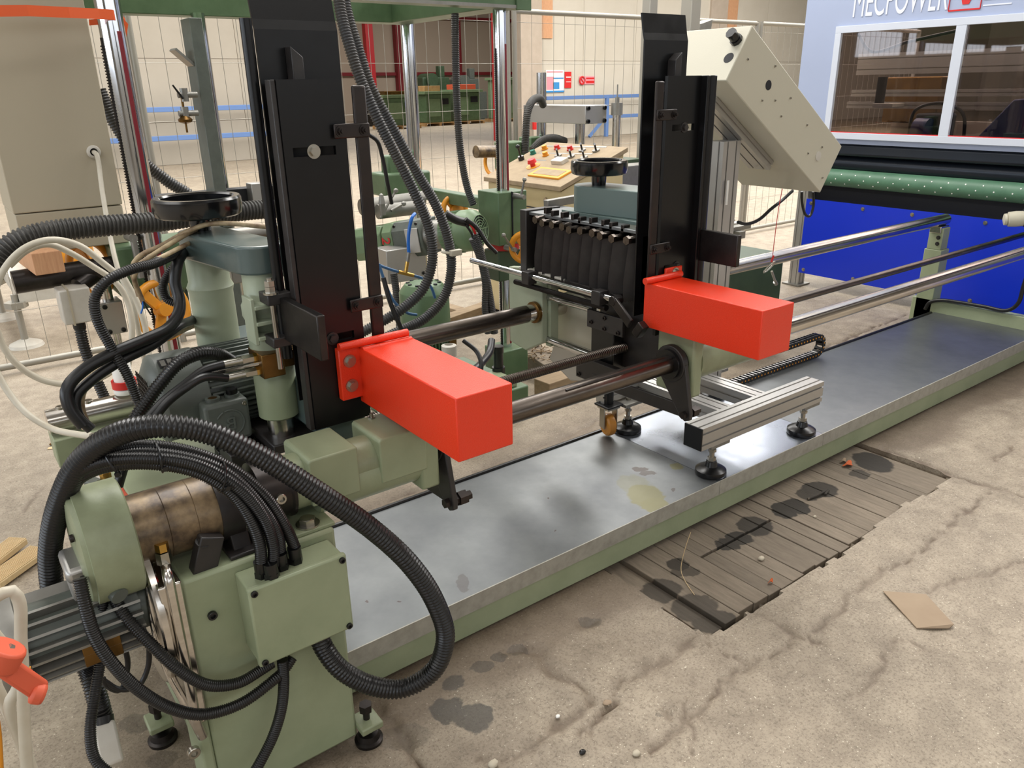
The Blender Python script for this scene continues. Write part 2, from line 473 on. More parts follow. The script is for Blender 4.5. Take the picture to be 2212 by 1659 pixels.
def concrete():
    m = bpy.data.materials.new('worn_concrete'); m.use_nodes = True
    nt = m.node_tree; N, L = nt.nodes, nt.links; b = N['Principled BSDF']
    g = N.new('ShaderNodeNewGeometry')

    def nz(scale, det=6, rough=0.6):
        n = N.new('ShaderNodeTexNoise'); n.inputs['Scale'].default_value = scale; n.inputs['Detail'].default_value = det; n.inputs['Roughness'].default_value = rough
        L.new(g.outputs['Position'], n.inputs['Vector']); return n

    def ramp(src, a, ca, bb, cb):
        r = N.new('ShaderNodeValToRGB'); r.color_ramp.elements[0].position = a; r.color_ramp.elements[1].position = bb
        r.color_ramp.elements[0].color = lin(ca); r.color_ramp.elements[1].color = lin(cb); L.new(src, r.inputs['Fac']); return r

    def mix(f, A, B, typ='MIX'):
        x = N.new('ShaderNodeMix'); x.data_type = 'RGBA'; x.blend_type = typ
        if isinstance(f, float): x.inputs[0].default_value = f
        else: L.new(f, x.inputs[0])
        L.new(A, x.inputs[6])
        if isinstance(B, tuple): x.inputs[7].default_value = B
        else: L.new(B, x.inputs[7])
        return x.outputs[2]
    big = ramp(nz(0.9, 5).outputs['Fac'], 0.35, (144, 131, 113), 0.65, (167, 154, 135))
    med = ramp(nz(9, 7, 0.7).outputs['Fac'], 0.36, (122, 110, 94), 0.62, (174, 161, 141))
    c = mix(0.5, big.outputs[0], med.outputs[0])
    fine = ramp(nz(120, 4, 0.8).outputs['Fac'], 0.34, (112, 98, 82), 0.52, (255, 255, 255))
    c = mix(0.55, c, fine.outputs[0], 'MULTIPLY')
    sp = ramp(nz(150, 2, 0.5).outputs['Fac'], 0.68, (0, 0, 0), 0.74, (255, 255, 255))
    c = mix(sp.outputs[0], c, lin((214, 204, 184)))
    at_ = N.new('ShaderNodeAttribute'); at_.attribute_name = 'dirt_shade'
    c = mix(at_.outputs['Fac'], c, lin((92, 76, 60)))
    st = stain_nodes(nt, STAINS)
    sm = N.new('ShaderNodeMath'); sm.operation = 'MULTIPLY'; L.new(st, sm.inputs[0]); sm.inputs[1].default_value = 0.78
    c = mix(sm.outputs[0], c, lin((46, 42, 34)))
    L.new(c, b.inputs['Base Color'])
    rg = N.new('ShaderNodeMapRange'); L.new(st, rg.inputs['Value']); rg.inputs['To Min'].default_value = 0.62; rg.inputs['To Max'].default_value = 0.5
    L.new(rg.outputs[0], b.inputs['Roughness'])
    bp = N.new('ShaderNodeBump'); bp.inputs['Strength'].default_value = 0.5; bp.inputs['Distance'].default_value = 0.004
    L.new(nz(70, 5, 0.7).outputs['Fac'], bp.inputs['Height']); L.new(bp.outputs[0], b.inputs['Normal'])
    return m


def plank_mat():
    m = M['plank']; nt = m.node_tree; N, L = nt.nodes, nt.links; b = N['Principled BSDF']
    src = b.inputs['Base Color'].links[0].from_socket
    oi = N.new('ShaderNodeObjectInfo')
    hv = N.new('ShaderNodeHueSaturation'); L.new(src, hv.inputs['Color'])
    mr = N.new('ShaderNodeMapRange'); L.new(oi.outputs['Random'], mr.inputs['Value']); mr.inputs['To Min'].default_value = 0.8; mr.inputs['To Max'].default_value = 1.12
    L.new(mr.outputs[0], hv.inputs['Value'])
    st = stain_nodes(nt, STAINS)
    sm = N.new('ShaderNodeMath'); sm.operation = 'MULTIPLY'; L.new(st, sm.inputs[0]); sm.inputs[1].default_value = 0.9
    x = N.new('ShaderNodeMix'); x.data_type = 'RGBA'; L.new(sm.outputs[0], x.inputs[0]); L.new(hv.outputs[0], x.inputs[6]); x.inputs[7].default_value = lin((30, 28, 24))
    L.new(x.outputs[2], b.inputs['Base Color'])


plank_mat()
M['concrete'] = concrete()


def fpx(pts, zo=(0, 0), sc=1.0): return [pt(zo[0] + u / sc, zo[1] + v / sc, z=0).xy for u, v in pts]


Z6, Z7 = ((1200, 960), 2.186), ((820, 1200), 3.253)
CRACKS = [  # polyline on the floor, half width, depth
    (fpx([(2070, 240), (1960, 310), (1860, 400), (1700, 500), (1600, 580), (1470, 660), (1370, 730), (1270, 820), (1200, 880), (1190, 910)], *Z6), .012, .008),
    (fpx([(950, 790), (1040, 850), (1130, 910), (1190, 920), (1250, 965)], *Z6), .012, .008),
    (fpx([(1120, 920), (1010, 1000), (930, 1050), (860, 1110), (760, 1180), (680, 1240), (560, 1330), (440, 1410), (410, 1440)], *Z6), .013, .009),
    (fpx([(730, 905), (760, 970), (840, 1020), (930, 1050)], *Z6), .010, .007),
    (fpx([(690, 915), (560, 990), (430, 1070), (330, 1130), (270, 1180), (200, 1280), (170, 1350)], *Z6), .018, .010),
    (fpx([(2212, 560), (2060, 590), (1900, 630), (1780, 680), (1740, 690)], *Z6), .011, .007),
    (fpx([(1620, 890), (1560, 970), (1530, 1020), (1420, 1180), (1390, 1200)], *Z6), .008, .005),
    (fpx([(1620, 895), (1680, 930), (1720, 965)], *Z6), .008, .005),
    (fpx([(1560, 15), (1850, 125), (2050, 190), (2300, 275)], *Z6), .020, .012),
    (fpx([(2170, 0), (2110, 25), (2050, 72)], *Z6), .012, .008),
    (fpx([(590, 1180), (600, 1250), (640, 1380), (610, 1480)], *Z6), .007, .005),
    (fpx([(1050, 660), (1150, 700), (1210, 800), (1330, 900), (1430, 970), (1460, 1010)], *Z7), .022, .012),
    (fpx([(1640, 1010), (1500, 1140), (1380, 1240)], *Z7), .012, .008),
    (fpx([(-60, 1060), (0, 1130), (150, 1270), (280, 1420), (400, 1560)], *Z7), .022, .014),
    (fpx([(680, 1450), (880, 1400), (1060, 1290), (1300, 1150), (1480, 1010)], *Z7), .014, .008),
    (fpx([(900, 700), (1050, 660)], *Z7), .016, .009),
    ([(x, 2.36 + 0.05 * math.sin(x * 3)) for x in np.linspace(0.7, 5.0, 30)], .05, .02),
    ([(x, 2.62 + 0.04 * math.sin(x * 2.3 + 1)) for x in np.linspace(0.7, 5.6, 30)], .015, .01),
    (fpx([(0, 960), (120, 905), (300, 850)]), .012, .006),
    (fpx([(60, 1100), (110, 1000)]), .014, .006),
]
HOLE = (1.665, 3.30, 1.22, 2.1)
PITS = [(1275, 1340, .05, .022), (1430, 1543, .03, .012)]


def build_floor():
    x0, x1, y0, y1, cs = -0.8, 6.2, 0.1, 3.8, 0.0135
    nx, ny = int((x1 - x0) / cs), int((y1 - y0) / cs)
    xs = np.linspace(x0, x1, nx + 1); ys = np.linspace(y0, y1, ny + 1)
    X, Y = np.meshgrid(xs, ys, indexing='ij')
    rng = np.random.RandomState(3)

    def vnoise(scale, seed):
        r = np.random.RandomState(seed); gx, gy = int((x1 - x0) * scale) + 3, int((y1 - y0) * scale) + 3
        G = r.rand(gx, gy); u = (X - x0) * scale; v = (Y - y0) * scale
        i, j = u.astype(int), v.astype(int); fu, fv = u - i, v - j
        fu = fu * fu * (3 - 2 * fu); fv = fv * fv * (3 - 2 * fv)
        return (G[i, j] * (1 - fu) + G[i + 1, j] * fu) * (1 - fv) + (G[i, j + 1] * (1 - fu) + G[i + 1, j + 1] * fu) * fv
    jx = (vnoise(28, 1) - .5) * .03 + (vnoise(9, 2) - .5) * .04; jy = (vnoise(28, 3) - .5) * .03 + (vnoise(9, 4) - .5) * .04
    Z = (vnoise(2.5, 5) - .5) * .008 + (vnoise(9, 6) - .5) * .006 + (vnoise(30, 7) - .5) * .003
    D = np.zeros_like(Z)
    PX, PY = X + jx, Y + jy
    for poly, w, dep in CRACKS:
        best = np.full_like(Z, 9.0)
        for a, b in zip(poly, poly[1:]):
            ax, ay, bx, by = a[0], a[1], b[0], b[1]; L2 = (bx - ax) ** 2 + (by - ay) ** 2 + 1e-9
            t = np.clip(((PX - ax) * (bx - ax) + (PY - ay) * (by - ay)) / L2, 0, 1)
            best = np.minimum(best, np.hypot(PX - ax - t * (bx - ax), PY - ay - t * (by - ay)))
        k = np.clip(1 - best / (w * (0.6 + 0.9 * vnoise(14, 11))), 0, 1)
        Z -= dep * k * (2 - k); D = np.maximum(D, np.clip(k * 1.4, 0, 1) * (0.45 + 0.5 * vnoise(20, 12)))
        wide = np.clip(1 - best / (w * 5), 0, 1); D = np.maximum(D, wide * 0.28 * vnoise(12, 13))
    for px, py, r, dep in PITS:
        c = pt(px, py, z=0); k = np.clip(1 - np.hypot(PX - c.x, PY - c.y) / r, 0, 1); Z -= dep * k; D = np.maximum(D, k * .6)
    # grime along bed and pedestal; the bed-front band also carries the tray's painted shade
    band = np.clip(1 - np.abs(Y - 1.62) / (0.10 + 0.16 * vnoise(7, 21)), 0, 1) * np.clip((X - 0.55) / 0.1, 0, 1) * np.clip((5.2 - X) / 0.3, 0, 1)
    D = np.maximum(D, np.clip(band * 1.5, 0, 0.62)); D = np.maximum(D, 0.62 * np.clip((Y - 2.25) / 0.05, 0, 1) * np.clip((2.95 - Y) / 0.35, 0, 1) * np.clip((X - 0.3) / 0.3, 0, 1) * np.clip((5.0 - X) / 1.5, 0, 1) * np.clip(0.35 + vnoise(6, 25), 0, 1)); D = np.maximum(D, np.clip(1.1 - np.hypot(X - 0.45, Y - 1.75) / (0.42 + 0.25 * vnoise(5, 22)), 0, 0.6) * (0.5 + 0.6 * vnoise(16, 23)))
    D = np.maximum(D, 0.30 * np.clip((2.0 - X) / 0.8, 0, 1) * np.clip((vnoise(3.5, 24) - 0.35) * 3, 0, 1) * np.clip((1.75 - Y) / 0.2, 0, 1) * np.clip((Y - 0.7) / 0.4, 0, 1))
    edge = np.minimum.reduce([X - x0, x1 - X, Y - y0, y1 - Y]); Z *= np.clip(edge / 0.3, 0, 1); D *= np.clip(edge / 0.3, 0, 1)
    hx = (PX - X) * 0.7; hy = (PY - Y) * 0.6
    inside = (X + hx > HOLE[0]) & (X < HOLE[1]) & (Y + hy > HOLE[2] + 0.035 * np.clip((X - 2.38) / 0.3, 0, 1)) & (Y < HOLE[3])
    ramp_ = np.clip((X - 2.4) / 0.7, 0, 1)     # the slab edge closes up against the boards further on
    Z[inside] = -0.16
    V = np.stack([X, Y, Z], -1).reshape(-1, 3); Dv = D.reshape(-1)
    idx = np.arange((nx + 1) * (ny + 1)).reshape(nx + 1, ny + 1)
    Fq = np.stack([idx[:-1, :-1], idx[1:, :-1], idx[1:, 1:], idx[:-1, 1:]], -1).reshape(-1, 4)
    n0 = len(V)
    bx0, bx1, by0, by1 = -14, 46, -12, 46
    V = np.vstack([V, [(bx0, by0, 0), (x0, by0, 0), (x1, by0, 0), (bx1, by0, 0), (bx0, y0, 0), (x0, y0, 0), (x1, y0, 0), (bx1, y0, 0),
                       (bx0, y1, 0), (x0, y1, 0), (x1, y1, 0), (bx1, y1, 0), (bx0, by1, 0), (x0, by1, 0), (x1, by1, 0), (bx1, by1, 0)]])
    q = [(n0 + r * 4 + c, n0 + r * 4 + c + 1, n0 + r * 4 + c + 5, n0 + r * 4 + c + 4) for r in range(3) for c in range(3) if not (r == 1 and c == 1)]
    Fq = np.vstack([Fq, np.array(q)])
    me = bpy.data.meshes.new('floor'); me.from_pydata(V.tolist(), [], Fq.tolist())
    me.materials.append(M['concrete'])
    at_ = me.attributes.new('dirt_shade', 'FLOAT', 'POINT'); at_.data.foreach_set('value', np.concatenate([Dv, np.zeros(16)]).astype(np.float32))
    me.polygons.foreach_set('use_smooth', [True] * len(me.polygons)); me.set_sharp_from_angle(angle=math.radians(50)); me.update()
    o = bpy.data.objects.new('floor', me); COL.objects.link(o); WLOC['floor'] = Vector((0, 0, 0)); return struct(o)


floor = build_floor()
# old boards laid in the floor pit
xb = 1.685; rb = random.Random(5)
while xb < 3.06:
    w = 0.066 + rb.random() * 0.016; gap = 0.007 if abs(xb - 2.379) < 0.05 else 0.0022
    zt = -0.010 - rb.random() * 0.0035 - (0.018 if xb < 1.75 else 0)
    y_lo = 1.235 + rb.random() * 0.012
    cut = 1.53 if 1.94 < xb < 2.36 else None
    for a, b in (((y_lo, cut - 0.006), (cut + 0.006, 2.0)) if cut else ((y_lo, 2.0),)):
        MB().box((xb, a, zt - 0.12), (xb + w - gap, b, zt - (0.002 * rb.random()))).build('plank', 'plank', floor, smooth=0, bevel=0.0025)
    xb += w
MB().box((3.085, 1.25, -0.14), (3.28, 2.0, -0.012)).build('plank', 'plank', floor, smooth=0, bevel=0.004)

# ---- walls of the hall
M['wall'] = mat('cream_wall_panel', (168, 160, 147), 0.75, col2=(158, 150, 136), nscale=0.8)
M['wall2'] = mat('warm_wall_panel', (204, 197, 183), 0.7, col2=(194, 186, 170), nscale=0.8)
M['wallfar'] = mat('far_wall_panel', (176, 160, 142), 0.8)
M['pillar'] = mat('concrete_pillar', (186, 172, 156), 0.8, col2=(172, 158, 142), nscale=3)
M['roof'] = mat('roof_sheet', (160, 160, 158), 0.8)


def panel_wall(name, xa, xb_, y, m, w, joints=(0, 0.95, 2.32, 4.6, 7.5)):
    base = struct(MB().box((xa, y, 0), (xb_, y + 0.2, 7.5)).build(name, 'pillar', None, smooth=0))
    n = max(1, round((xb_ - xa) / w)); ww = (xb_ - xa) / n
    for k in range(n):
        for j, (za, zb) in enumerate(zip(joints, joints[1:])):
            MB().box((xa + k * ww + 0.006, y - 0.02, za + 0.006), (xa + (k + 1) * ww - 0.006, y, zb - 0.006)).build('wall_panel', m, base, smooth=0)
    return base


panel_wall('wall_back_left', -14, 9.3, 20, 'wall', 1.16)
panel_wall('wall_back_right', 15.7, 46, 20, 'wall2', 2.33)
struct(MB().box((-14.2, -12, 0), (-14, 20, 7.5)).build('wall_left', 'wall', None, smooth=0))
struct(MB().box((-14, -12.2, 0), (46, -12, 7.5)).build('wall_front', 'wall', None, smooth=0))
struct(MB().box((46, -12, 0), (46.2, 46, 7.5)).build('wall_right', 'wall2', None, smooth=0))
struct(MB().box((9.3, 40, 0), (46, 40.2, 7.5)).build('wall_far_hall', 'wallfar', None, smooth=0))
struct(MB().box((8.9, 20.2, 0), (9.1, 40, 7.5)).build('wall_far_hall_side', 'wallfar', None, smooth=0))
struct(MB().box((-14, -12, 7.5), (46, 40.2, 7.7)).build('ceiling', 'roof', None, smooth=0))
pl = struct(MB().box((15.35, 19.75, 0), (16.15, 20.0, 7.5)).build('wall_pillar', 'pillar', None, smooth=0))
struct(MB().box((16.2, 19.93, 2.95), (16.72, 19.98, 7.0)).build('trim_1', 'wood', None, smooth=0))
struct(MB().box((24.9, 19.93, 3.1), (25.5, 19.98, 7.0)).build('trim_2', 'wood', None, smooth=0))
struct(MB().box((24.0, 19.9, 0), (24.9, 19.98, 7.5)).build('wall_pillar_second', 'pillar', None, smooth=0))
# red steelwork of the far hall
for k, (x, y, w) in enumerate(((19.9, 38.2, .42), (22.4, 39.6, .3), (26.3, 39.6, .25), (30.5, 39.6, .3))):
    tag(MB().box((x, y, 0), (x + w, y + 0.35, 7.5)).build('steel_column', 'redcol' if k == 0 else 'darkred', None, smooth=0, bevel=0.01),
        ('bright red steel column against the far hall wall', 'first dark red column beyond the bright red one', 'second dark red column in the far hall', 'dark red column deepest in the far hall')[k], 'column')
tag(MB().box((15.18, 20.6, 0), (15.45, 21.0, 7.5)).build('steel_column', 'redcol', None, smooth=0, bevel=0.01), 'red steel column at the edge of the far hall opening', 'column')
for k, z in enumerate((2.25, 5.1)):
    tag(MB().box((9.3, 39.8, z), (46, 40.0, z + 0.16)).build('wall_girt', 'darkred', None, smooth=0),
        ('low dark red girt running along the far hall wall', 'high dark red girt running along the far hall wall')[k], 'girt')
tag(MB().box((15.2, 20.55, 2.55), (15.5, 20.6, 3.35)).build('notice_board', 'print_white', None, smooth=0), 'small white notice fixed to the red column', 'sign')

# ---- blue guard rails along the wall
def guard_rail(xa, xb_, label, posts):
    t = thing('guard_rail', label, 'railing', ((xa + xb_) / 2, 19.6, 0))
    for z in (1.24, 0.62):
        MB().box((xa, 19.56, z - 0.055), (xb_, 19.64, z + 0.055)).build('rail', 'railblue', t, smooth=0, bevel=0.01)
    for x in posts:
        MB().box((x - 0.06, 19.55, 0), (x + 0.06, 19.65, 1.24)).build('post', 'railblue', t, smooth=0, bevel=0.01)
        MB().bar((x - 0.06, 19.6, 0.6), (x - 0.75, 19.6, 0.03), 0.09, 0.07).build('brace', 'railblue', t, smooth=0)


guard_rail(-13, 9.0, 'two-bar blue guard rail along the cream wall behind the beige cabinet', (-9, -3, 2.0, 8.4))
guard_rail(16.2, 24.5, 'two-bar blue guard rail below the wall notices', (18.75, 23.4))

# ---- notices on the wall
def notice(px0, py0, px1, py1, name, label, base, blocks):
    a, b = pt(px0, py0, y=19.95), pt(px1, py1, y=19.95)
    t = thing(name, label, 'sign', ((a.x + b.x) / 2, 19.95, (a.z + b.z) / 2))
    MB().box((a.x, 19.95, b.z), (b.x, 19.97, a.z)).build('sheet', base, t, smooth=0)
    for u0, v0, u1, v1, m in blocks:
        MB().box((a.x + (b.x - a.x) * u0, 19.943, a.z + (b.z - a.z) * v1), (a.x + (b.x - a.x) * u1, 19.951, a.z + (b.z - a.z) * v0)).build('print_block', m, t, smooth=0)
    return t


notice(1179, 151, 1219, 199, 'wall_notice', 'white notice with pink and blue print on the cream wall', 'print_white',
       [(.04, .3, .42, .88, 'print_pink'), (.38, .34, .95, .4, 'print_blue'), (.38, .55, .72, .85, 'print_blue'), (0, .92, 1, 1, 'print_blue'), (.04, .06, .9, .12, 'print_pink')])
notice(1220, 155, 1234, 190, 'wall_notice', 'narrow red notice beside the white one', 'print_red', [(.2, .3, .9, .36, 'print_white'), (.2, .6, .9, .64, 'print_white')])
pn = notice(1252, 165, 1285, 182, 'prohibition_sign', 'pink strip sign with a red prohibition ring', 'print_pink', [(.42, .15, .95, .35, 'print_red'), (.42, .55, .95, .85, 'print_red')])
c0 = pt(1258, 174, y=19.93)
MB().torus(c0, (0, 1, 0), 0.11, 0.025, 20, 6).build('ring', 'print_red', pn); MB().bar(c0 + Vector((-.08, 0, .08)), c0 + Vector((.08, 0, -.08)), .02, .03).build('slash', 'print_red', pn)

# ---- mesh fence panels
FY = 5.45


def fence_panel(xa, xb_, label):
    t = thing('fence_panel', label, 'fence', ((xa + xb_) / 2, FY, 0), 'mesh fence panels behind the green drilling machine')
    for n, a, b in (('top_tube', (xa, FY, 2.16), (xb_, FY, 2.16)), ('bottom_tube', (xa, FY, 0.05), (xb_, FY, 0.05))):
        MB().cyl(a, b, 0.021, 12).build(n, 'fence', t)
    for x in (xa, xb_): MB().cyl((x, FY, 0.0), (x, FY, 2.18), 0.021, 12).build('side_tube', 'fence', t)
    m = MB(); x = xa + 0.06
    while x < xb_ - 0.04:
        m.cyl((x, FY, 0.05), (x, FY, 2.16), 0.0019, 5, caps=False); x += 0.118
    for z in (0.38, 0.74, 1.08, 1.426, 1.771, 2.08): m.cyl((xa, FY - .004, z), (xb_, FY - .004, z), 0.0019, 5, caps=False)
    tag(m.build('wire_mesh', 'fence', t), kind='stuff')


fence_panel(-2.30, 1.20, 'mesh fence panel behind the beige cabinet and orange tape')
fence_panel(1.27, 4.10, 'mesh fence panel behind the green top frame')
fence_panel(4.17, 7.30, 'mesh fence panel in front of the wall notices')
fence_panel(7.37, 10.6, 'mesh fence panel beside the pale blue machine')


# oil film and grime on the galvanised tray sheets
def tray_stains():
    nt = M['galv'].node_tree; N, L = nt.nodes, nt.links; b = N['Principled BSDF']; src = b.inputs['Base Color'].links[0].from_socket
    for stains, colr, k in (([(1395, 1070, 40, 26, .8), (1415, 1090, 34, 16, .85), (1370, 1045, 36, 20, .35), (1462, 1008, 15, 6, .8)], (116, 110, 56), 0.75),
                            ([(1382, 1014, 20, 5, .8), (1402, 1022, 18, 5, .7), (1455, 1057, 5, 3, .7), (1180, 1075, 3, 2, .8), (1195, 1147, 3, 2, .8), (880, 1220, 4, 2, .8), (860, 1300, 4, 2, .8), (792, 1298, 4, 2, .8), (1000, 1260, 14, 20, .45)], (70, 52, 44), 0.8)):
        st = stain_nodes(nt, stains, 0.155)
        m1 = N.new('ShaderNodeMath'); m1.operation = 'MULTIPLY'; L.new(st, m1.inputs[0]); m1.inputs[1].default_value = k
        x = N.new('ShaderNodeMix'); x.data_type = 'RGBA'; L.new(m1.outputs[0], x.inputs[0]); L.new(src, x.inputs[6]); x.inputs[7].default_value = lin(colr); src = x.outputs[2]
    L.new(src, b.inputs['Base Color'])


tray_stains()
# ================================================================== MACHINE BED (rails, tray, pedestals, drive)
FR_Y, RZ, BK_Y = 1.61, 0.745, 2.38        # front keyed shaft, height of both shafts, rear shaft
bed = thing('machine_bed', 'long sage green machine bed with galvanised drip tray and steel rails', 'machine', (0.43, 1.95, 0))


def rings(cx, r0, r1): return [(r0, cx), (r1, cx)]


# near pedestal
p = MB(); p.box((0.262, 1.50, 0.035), (0.606, 2.46, 0.655))
p.build('pedestal', 'sage', bed, bevel=0.008)
MB().box((0.235, 1.50, 0.035), (0.262, 1.62, 0.50)).build('side_rib', 'sage', bed, bevel=0.006)
MB().box((0.50, 1.51, 0.655), (0.612, 1.74, 0.664)).build('top_plate', 'sage', bed, bevel=0.002)
inst('bolt', HEX_Z, pt(665, 1133, z=0.664), bed, (0, 0, 1), 0.019)
inst('socket_screw', SOCK_K, pt(458, 1328, y=1.499), bed, (0, -1, 0), 0.010)
inst('plug', SOCK_Z, pt(417, 1622, y=1.499), bed, (0, -1, 0), 0.014)
for x, y in ((0.634, 1.50), (0.205, 1.84)):
    MB().box((x - 0.03, y - 0.035, 0.055), (x + 0.03, y + 0.035, 0.075)).build('foot_lug', 'sage_dirty', bed, bevel=0.004)
    b = MB(); b.cyl((x, y, 0.012), (x, y, 0.115), 0.009, 14); b.cyl((x, y, 0.10), (x, y, 0.122), 0.017, 6); b.build('levelling_screw', 'blued', bed)
    MB().lathe([(0.036, 0), (0.037, 0.010), (0.030, 0.014), (0.026, 0.030), (0.012, 0.034)], (x, y, 0.0), seg=28).build('levelling_foot', 'raw', bed)

# drip tray: galvanised sheets with a folded lip, green channel below
TF, TB, TZ = 1.665, 2.30, 0.155
for k, (xa, xb_, m) in enumerate(((0.606, 2.245, 'galv'), (2.247, 2.948, 'galv2'), (2.950, 5.235, 'galv'))):
    b = MB(); b.box((xa, TF + 0.002, TZ - 0.004), (xb_, TB, TZ)); MB().box((xa, TF - 0.002, TZ - 0.056), (xb_, TF + 0.002, TZ + 0.003)).build('tray_lip', 'lip', bed, smooth=0)
    b.build('tray_sheet', m, bed, smooth=0)
MB().box((0.60, TF + 0.004, 0.012), (5.24, TF + 0.05, TZ - 0.004)).build('front_channel', 'sage', bed, bevel=0.003)
MB().box((0.60, TB - 0.05, 0.012), (5.24, TB + 0.004, TZ - 0.006)).build('rear_channel', 'sage', bed, bevel=0.003)
MB().box((5.235, 1.50, 0.02), (5.30, 2.46, 0.235)).build('end_beam', 'sage', bed, bevel=0.005)
MB().cyl((0.62, TB + 0.004, TZ), (5.2, TB + 0.004, TZ), 0.010, 10).build('edge_seal', 'rubber', bed)
# far posts
for y, n in ((2.38, 'rear_post'), (1.60, 'front_post')):
    b = MB(); b.box((5.235, y - 0.055, 0.02), (5.345, y + 0.055, 0.56)); b.box((5.24, y - 0.045, 0.56), (5.33, y + 0.045, 0.70))
    b.build(n, 'sage', bed, bevel=0.004)
    MB().box((5.22, y - 0.035, 0.67), (5.33, y + 0.035, 0.712)).build('rail_saddle', 'steel', bed, bevel=0.003)
    for dz in (0.60, 0.64): inst('bolt', HEX_B, (5.238, y - 0.02, dz), bed, (-1, 0, 0), 0.009)
# rails
MB().cyl((0.46, FR_Y, RZ), (1.86, FR_Y, RZ), 0.031, 32).build('front_shaft', 'rail', bed)
MB().cyl((1.86, FR_Y, RZ), (5.42, FR_Y, RZ), 0.031, 32).build('front_shaft', 'steel', bed)
MB().box((1.39, FR_Y - 0.021, RZ + 0.0235), (1.86, FR_Y - 0.012, RZ + 0.0285)).build('keyway', 'blued', bed, smooth=0)
MB().box((2.05, FR_Y - 0.024, RZ + 0.0225), (5.40, FR_Y - 0.019, RZ + 0.025)).build('keyway', 'blued', bed, smooth=0)
MB().cyl((0.16, BK_Y, RZ), (0.60, BK_Y, RZ), 0.035, 32).build('rear_shaft', 'steel', bed); MB().cyl((0.60, BK_Y, RZ), (1.86, BK_Y, RZ), 0.035, 32).build('rear_shaft', 'rail', bed)
MB().cyl((1.86, BK_Y, RZ), (5.34, BK_Y, RZ), 0.035, 32).build('rear_shaft', 'steel', bed)
# threaded spindle
SY, SZ = 1.92, 0.70
MB().corr([(0.56, SY, SZ), (2.06, SY, SZ)], 0.0175, 0.0085, 18, 0.17).build('threaded_spindle', 'rail', bed)
MB().cyl((2.06, SY, SZ), (5.40, SY, SZ), 0.0165, 24).build('plain_spindle', 'rail', bed)
b = MB(); b.cyl((0.52, SY, SZ), (0.58, SY, SZ), 0.028, 20); b.box((0.50, SY - 0.05, 0.655), (0.56, SY + 0.05, SZ + 0.03)); b.build('spindle_bearing', 'black_satin', bed, bevel=0.003)
b = MB()
for k in range(7):
    b.box((0.50 + 0.02 * k, SY + 0.06 + 0.03 * (k % 3), 0.655), (0.53 + 0.02 * k, SY + 0.10 + 0.03 * (k % 3), 0.70 + 0.012 * (k % 4)))
b.build('switch_block', 'blackpl', bed, bevel=0.003)
MB().box((0.16, BK_Y - 0.05, 0.62), (0.46, BK_Y + 0.05, 0.705)).build('rail_saddle', 'sage', bed, bevel=0.004)
for x in (0.20, 0.27): inst('socket_screw', SOCK_Z, (x, BK_Y, RZ + 0.028), bed, (0, 0, 1), 0.013)

# drive on the end of the keyed shaft
AX = (0, FR_Y, RZ)


def xl(prof, name, m, parent=None, seg=40): return MB().lathe([(r, x) for x, r in prof], AX, (1, 0, 0), seg).build(name, m, parent or bed)


drv = xl([(0.100, 0.06), (0.102, 0.10), (0.106, 0.112), (0.114, 0.115), (0.115, 0.121), (0.200, 0.121), (0.203, 0.117), (0.203, 0.06)], 'drive_cap', 'sage_dirty')
for k in range(6):
    t = k * math.pi / 3 + 0.3
    inst('cap_screw', SOCK_B, (0.100, FR_Y + 0.085 * math.cos(t), RZ + 0.085 * math.sin(t)), drv, (-1, 0, 0), 0.008)
xl([(0.20, 0.05), (0.20, 0.076), (0.268, 0.076), (0.2685, 0.0748), (0.27, 0.076), (0.325, 0.076), (0.3255, 0.0748), (0.327, 0.076), (0.372, 0.076), (0.372, 0.05)], 'brake_cylinder', 'rust')
cl = xl([(0.372, 0.05), (0.372, 0.080), (0.420, 0.080), (0.420, 0.05)], 'clamp_ring', 'black_satin')
MB().bar((0.396, FR_Y, RZ + 0.075), (0.396, FR_Y, RZ + 0.105), 0.05, 0.045, (1, 0, 0)).build('clamp_ear', 'black_satin', cl, bevel=0.003)
inst('socket_screw', SOCK_B, (0.41, FR_Y - 0.02, RZ + 0.10), cl, (0, -1, 0), 0.009)
cp = xl([(0.42, 0.03), (0.42, 0.052), (0.442, 0.052), (0.442, 0.066), (0.448, 0.070), (0.452, 0.066), (0.452, 0.052), (0.466, 0.052), (0.466, 0.072), (0.530, 0.072), (0.535, 0.076), (0.542, 0.076), (0.542, 0.03)], 'shaft_coupling', 'blued')
inst('socket_screw', SOCK_Z, (0.503, FR_Y - 0.0707, RZ + 0.006), cp, (0, -1, 0.1), 0.012)
MB().cyl((0.436, FR_Y - 0.049, RZ), (0.436, FR_Y - 0.054, RZ), 0.007, 14).build('tommy_hole', 'dark', cp)
b = MB(); b.prism([(1.53, 0.655), (1.66, 0.655), (1.66, 0.70), (1.55, 0.70)], 'x', 0.385, 0.425); b.box((0.37, 1.512, 0.655), (0.44, 1.60, 0.665)); b.build('cylinder_bracket', 'black_satin', bed, bevel=0.003)
pz = pt(447, 1172, y=1.50)
b = MB(); b.obox(pt(446, 1194, y=1.53), (0.05, 0.035, 0.085), Matrix.Rotation(0.35, 3, 'Y')); b.build('bracket_plate', 'black_satin', bed, bevel=0.003)
inst('bolt', HEX_B, pt(438, 1172, y=1.525), bed, (0.3, -0.4, 1), 0.011)
